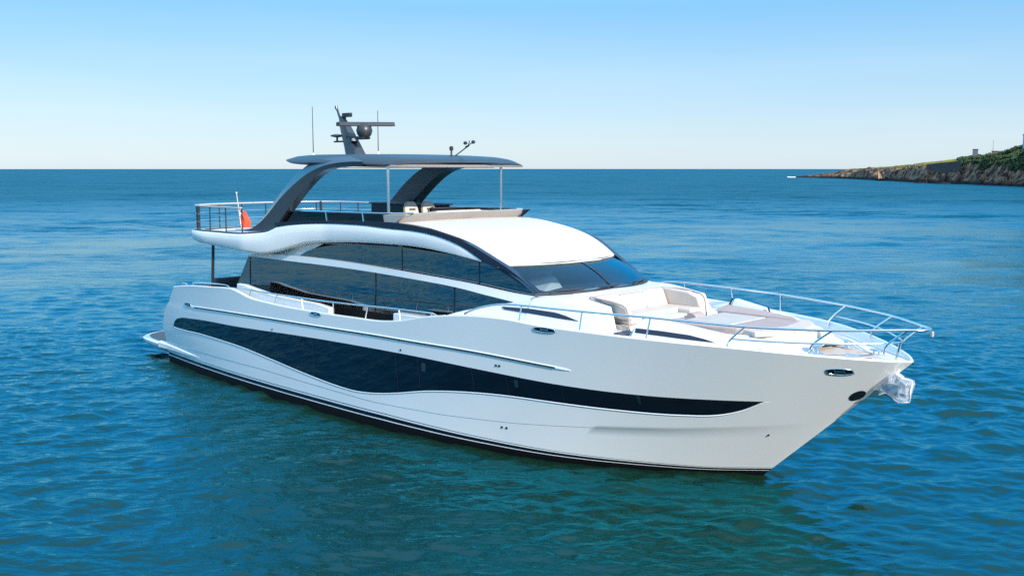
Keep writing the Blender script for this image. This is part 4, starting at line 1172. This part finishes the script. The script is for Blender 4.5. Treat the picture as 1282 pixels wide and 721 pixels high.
# retaining wall, lookout hut, flag pole, house, small sail boat
def world_box(u0, u1, d, z0, z1, depth, name, m, parent=None, bevel=0):
    x0, y0 = at_px(u0, d); x1, y1 = at_px(u1, d); a = CAM_YAW - math.atan(((u0 + u1) / 2 - 641) / F_PX)
    dx, dy = math.cos(a) * depth, math.sin(a) * depth
    return MB().hexa([(x0,y0,z0),(x1,y1,z0),(x1+dx,y1+dy,z0),(x0+dx,y0+dy,z0)], [(x0,y0,z1),(x1,y1,z1),(x1+dx,y1+dy,z1),(x0+dx,y0+dy,z1)]).build(name, m, parent, bevel=bevel)
stone = mat('dark_stone_wall', (.075, .055, .05), .9, bump=(1.2, .6), vary=(.8, .35))
wall = MB(); rows = []
for u in lin(1156, 1199, 16):
    d = shore(u) + 15; z = 6.15 + (u - 1156) * .05 + .45 * math.sin(u)*.15
    x0, y0 = at_px(u, d); x1, y1 = at_px(u, d + 1.2); x2, y2 = at_px(u, d - .8)
    zt = ip(u, ([1156,1199],[8.1,9.4]))
    rows.append([(x2, y2, 2.5), (x0, y0, zt), (x1, y1, zt + .05), (x1, y1, 2.5)])
wall.grid(rows, close_v=True, caps=True)
tag(wall.build('retaining_wall', stone, None, sharp=30), 'dark stone retaining wall along the rocky headland below the yellow grass', 'wall')
hut = empty('lookout_hut', (*at_px(1216, 468), 10.6))
tag(hut, 'small dark square lookout hut on the crest of the headland', 'hut')
def far_part(mb, name, m, root, **kw):
    o = mb.build(name, m, None, **kw); o.parent = root; o.location = tuple(-c for c in root.location); return o
def far_hexa(u0, u1, d, z0, z1, depth):
    x0, y0 = at_px(u0, d); x1, y1 = at_px(u1, d); a = CAM_YAW - math.atan(((u0 + u1) / 2 - 641) / F_PX)
    dx, dy = math.cos(a) * depth, math.sin(a) * depth
    return MB().hexa([(x0,y0,z0),(x1,y1,z0),(x1+dx,y1+dy,z0),(x0+dx,y0+dy,z0)], [(x0,y0,z1),(x1,y1,z1),(x1+dx,y1+dy,z1),(x0+dx,y0+dy,z1)])
hut_m = mat('grey_render', (.13, .13, .15), .9)
far_part(far_hexa(1212.4, 1219.2, 470, 9.5, 14.2, 2.6), 'wall', hut_m, hut)
far_part(far_hexa(1212.0, 1219.6, 469.9, 14.2, 14.45, 2.8), 'roof', stone, hut)
x, y = at_px(1217, 471)
far_part(MB().tube([(x, y, 14.4), (x, y, 17.2)], .05, 6), 'mast', M['white'], hut)
x, y = at_px(1237.5, 455)
fp = empty('flag_pole', (x, y, 12)); tag(fp, 'thin bare flag pole on the headland crest right of the hut', 'pole')
far_part(MB().tube([(x, y, 11.5), (x, y, 17.8)], [.09, .05], 8), 'pole', M['steel_dark'], fp)
far_part(MB().lathe([(.25,0),(.25,.3),(.1,.5)], (x, y, 11.6), 8), 'pole_base', hut_m, fp)
low_b = far_part(far_hexa(1236, 1244, 456, 11.5, 13.2, 3.5), 'wall', mat('old_brick', (.28, .17, .13), .9, vary=(1, .2)), (lambda e_: (tag(e_, 'low brick outbuilding half hidden on the headland crest beside the flag pole', 'building'), e_)[1])(empty('outbuilding', (*at_px(1240, 457), 12))))
far_part(far_hexa(1235.5, 1244.5, 455.8, 13.2, 13.4, 3.9), 'roof', stone, low_b.parent)
house = empty('white_house', (*at_px(1284, 430), 16))
tag(house, 'white gabled house at the top of the headland at the right edge', 'house')
hx0, hy0 = at_px(1274, 432); hx1, hy1 = at_px(1300, 428); a = CAM_YAW - math.atan((1287 - 641) / F_PX)
dx, dy = math.cos(a) * 7, math.sin(a) * 7
house_w = mat('limewash', (.55, .54, .55), .85, vary=(.5, .06))
far_part(MB().hexa([(hx0,hy0,12),(hx1,hy1,12),(hx1+dx,hy1+dy,12),(hx0+dx,hy0+dy,12)], [(hx0,hy0,19.0),(hx1,hy1,19.0),(hx1+dx,hy1+dy,19.0),(hx0+dx,hy0+dy,19.0)]), 'wall', house_w, house)
ov = .25
ux, uy = (hx1 - hx0) / math.hypot(hx1 - hx0, hy1 - hy0), (hy1 - hy0) / math.hypot(hx1 - hx0, hy1 - hy0)
P0 = Vector((hx0 - ux * ov - dx * .03, hy0 - uy * ov - dy * .03, 18.95)); P1 = Vector((hx1 + ux * ov - dx * .03, hy1 + uy * ov - dy * .03, 18.95))
D_ = Vector((dx * 1.06, dy * 1.06, 0)); mid0 = P0 + D_ * .5 + Vector((ux * 2.2, uy * 2.2, 2.6)); mid1 = P1 + D_ * .5 + Vector((0, 0, 2.6))
far_part(MB().add([P0, P1, P1 + D_, P0 + D_, mid0, mid1], [(0, 1, 5, 4), (2, 3, 4, 5), (3, 0, 4), (1, 2, 5), (3, 2, 1, 0)]), 'roof', mat('slate', (.12, .12, .14), .7), house, smooth=False)
for u in (1278, 1284, 1291):
    far_part(far_hexa(u, u + 2.2, 430.8, 15.6, 17.6, .1), 'window', M['hullglass'], house)

sb = empty('sailing_dinghy', (*at_px(1097, 548), 0))
tag(sb, 'tiny sailing boat with a tan sail close under the headland rocks', 'sailing boat')
sx, sy_ = at_px(1099, 548); ta = CAM_YAW - math.atan((1097 - 641) / F_PX) - math.pi / 2
tx, ty = math.cos(ta), math.sin(ta)
b = MB(); rows = []
for t in lin(-1, 1, 9):
    w_ = .75 * (1 - t * t) ** .6 + .02
    c_ = Vector((sx + tx * t * 2.2, sy_ + ty * t * 2.2, 0)); nx = Vector((-ty, tx, 0))
    rows.append([c_ - nx * w_ + Vector((0, 0, .65)), c_ - nx * w_ * .7 + Vector((0, 0, -.1)), c_ + nx * w_ * .7 + Vector((0, 0, -.1)), c_ + nx * w_ + Vector((0, 0, .65))])
b.grid(rows, close_v=True, caps=True)
far_part(b, 'dinghy_hull', M['navy'], sb)
c0 = Vector((sx - tx * .9, sy_ - ty * .9, .5))
far_part(MB().tube([c0, c0 + Vector((0, 0, 5.6))], .05, 6), 'sail_mast', M['champagne'], sb)
sm = MB(); rows = []
for v in lin(0, 1, 9):
    q = c0 + Vector((0, 0, .5 + 4.9 * v)); w_ = 1.9 * (1 - v) ** .9 + .05
    rows.append([q + Vector((tx, ty, 0)) * (w_ * u)  + Vector((-ty, tx, 0)) * .2 * math.sin(math.pi * u) for u in lin(0, 1, 6)])
sm.grid(rows)
so_ = far_part(sm, 'sail', mat('tan_sailcloth', (.55, .30, .16), .8), sb); q = so_.modifiers.new('solid', 'SOLIDIFY'); q.thickness = .02

# surf breaking at the tip of the point
b = MB(); rs = random.Random(3)
for k in range(34):
    u = 984 + 10 * rs.random() + (k % 3 == 0) * 8 * rs.random(); d = 742 + rs.gauss(0, 5)
    x, y = at_px(u, d); r_ = .4 + .7 * rs.random()
    rows = [[(x + math.cos(t) * r_ * f, y + math.sin(t) * r_ * f, .05 + .5 * r_ * (1 - f * f)) for t in lin(0, 2 * math.pi, 9)[:-1]] for f in (1, .7, .35, .05)]
    b.grid(rows, close_v=True)
fo = b.build('sea_foam', mat('foam', (.75, .78, .8), .9), None); fo['kind'] = 'stuff'
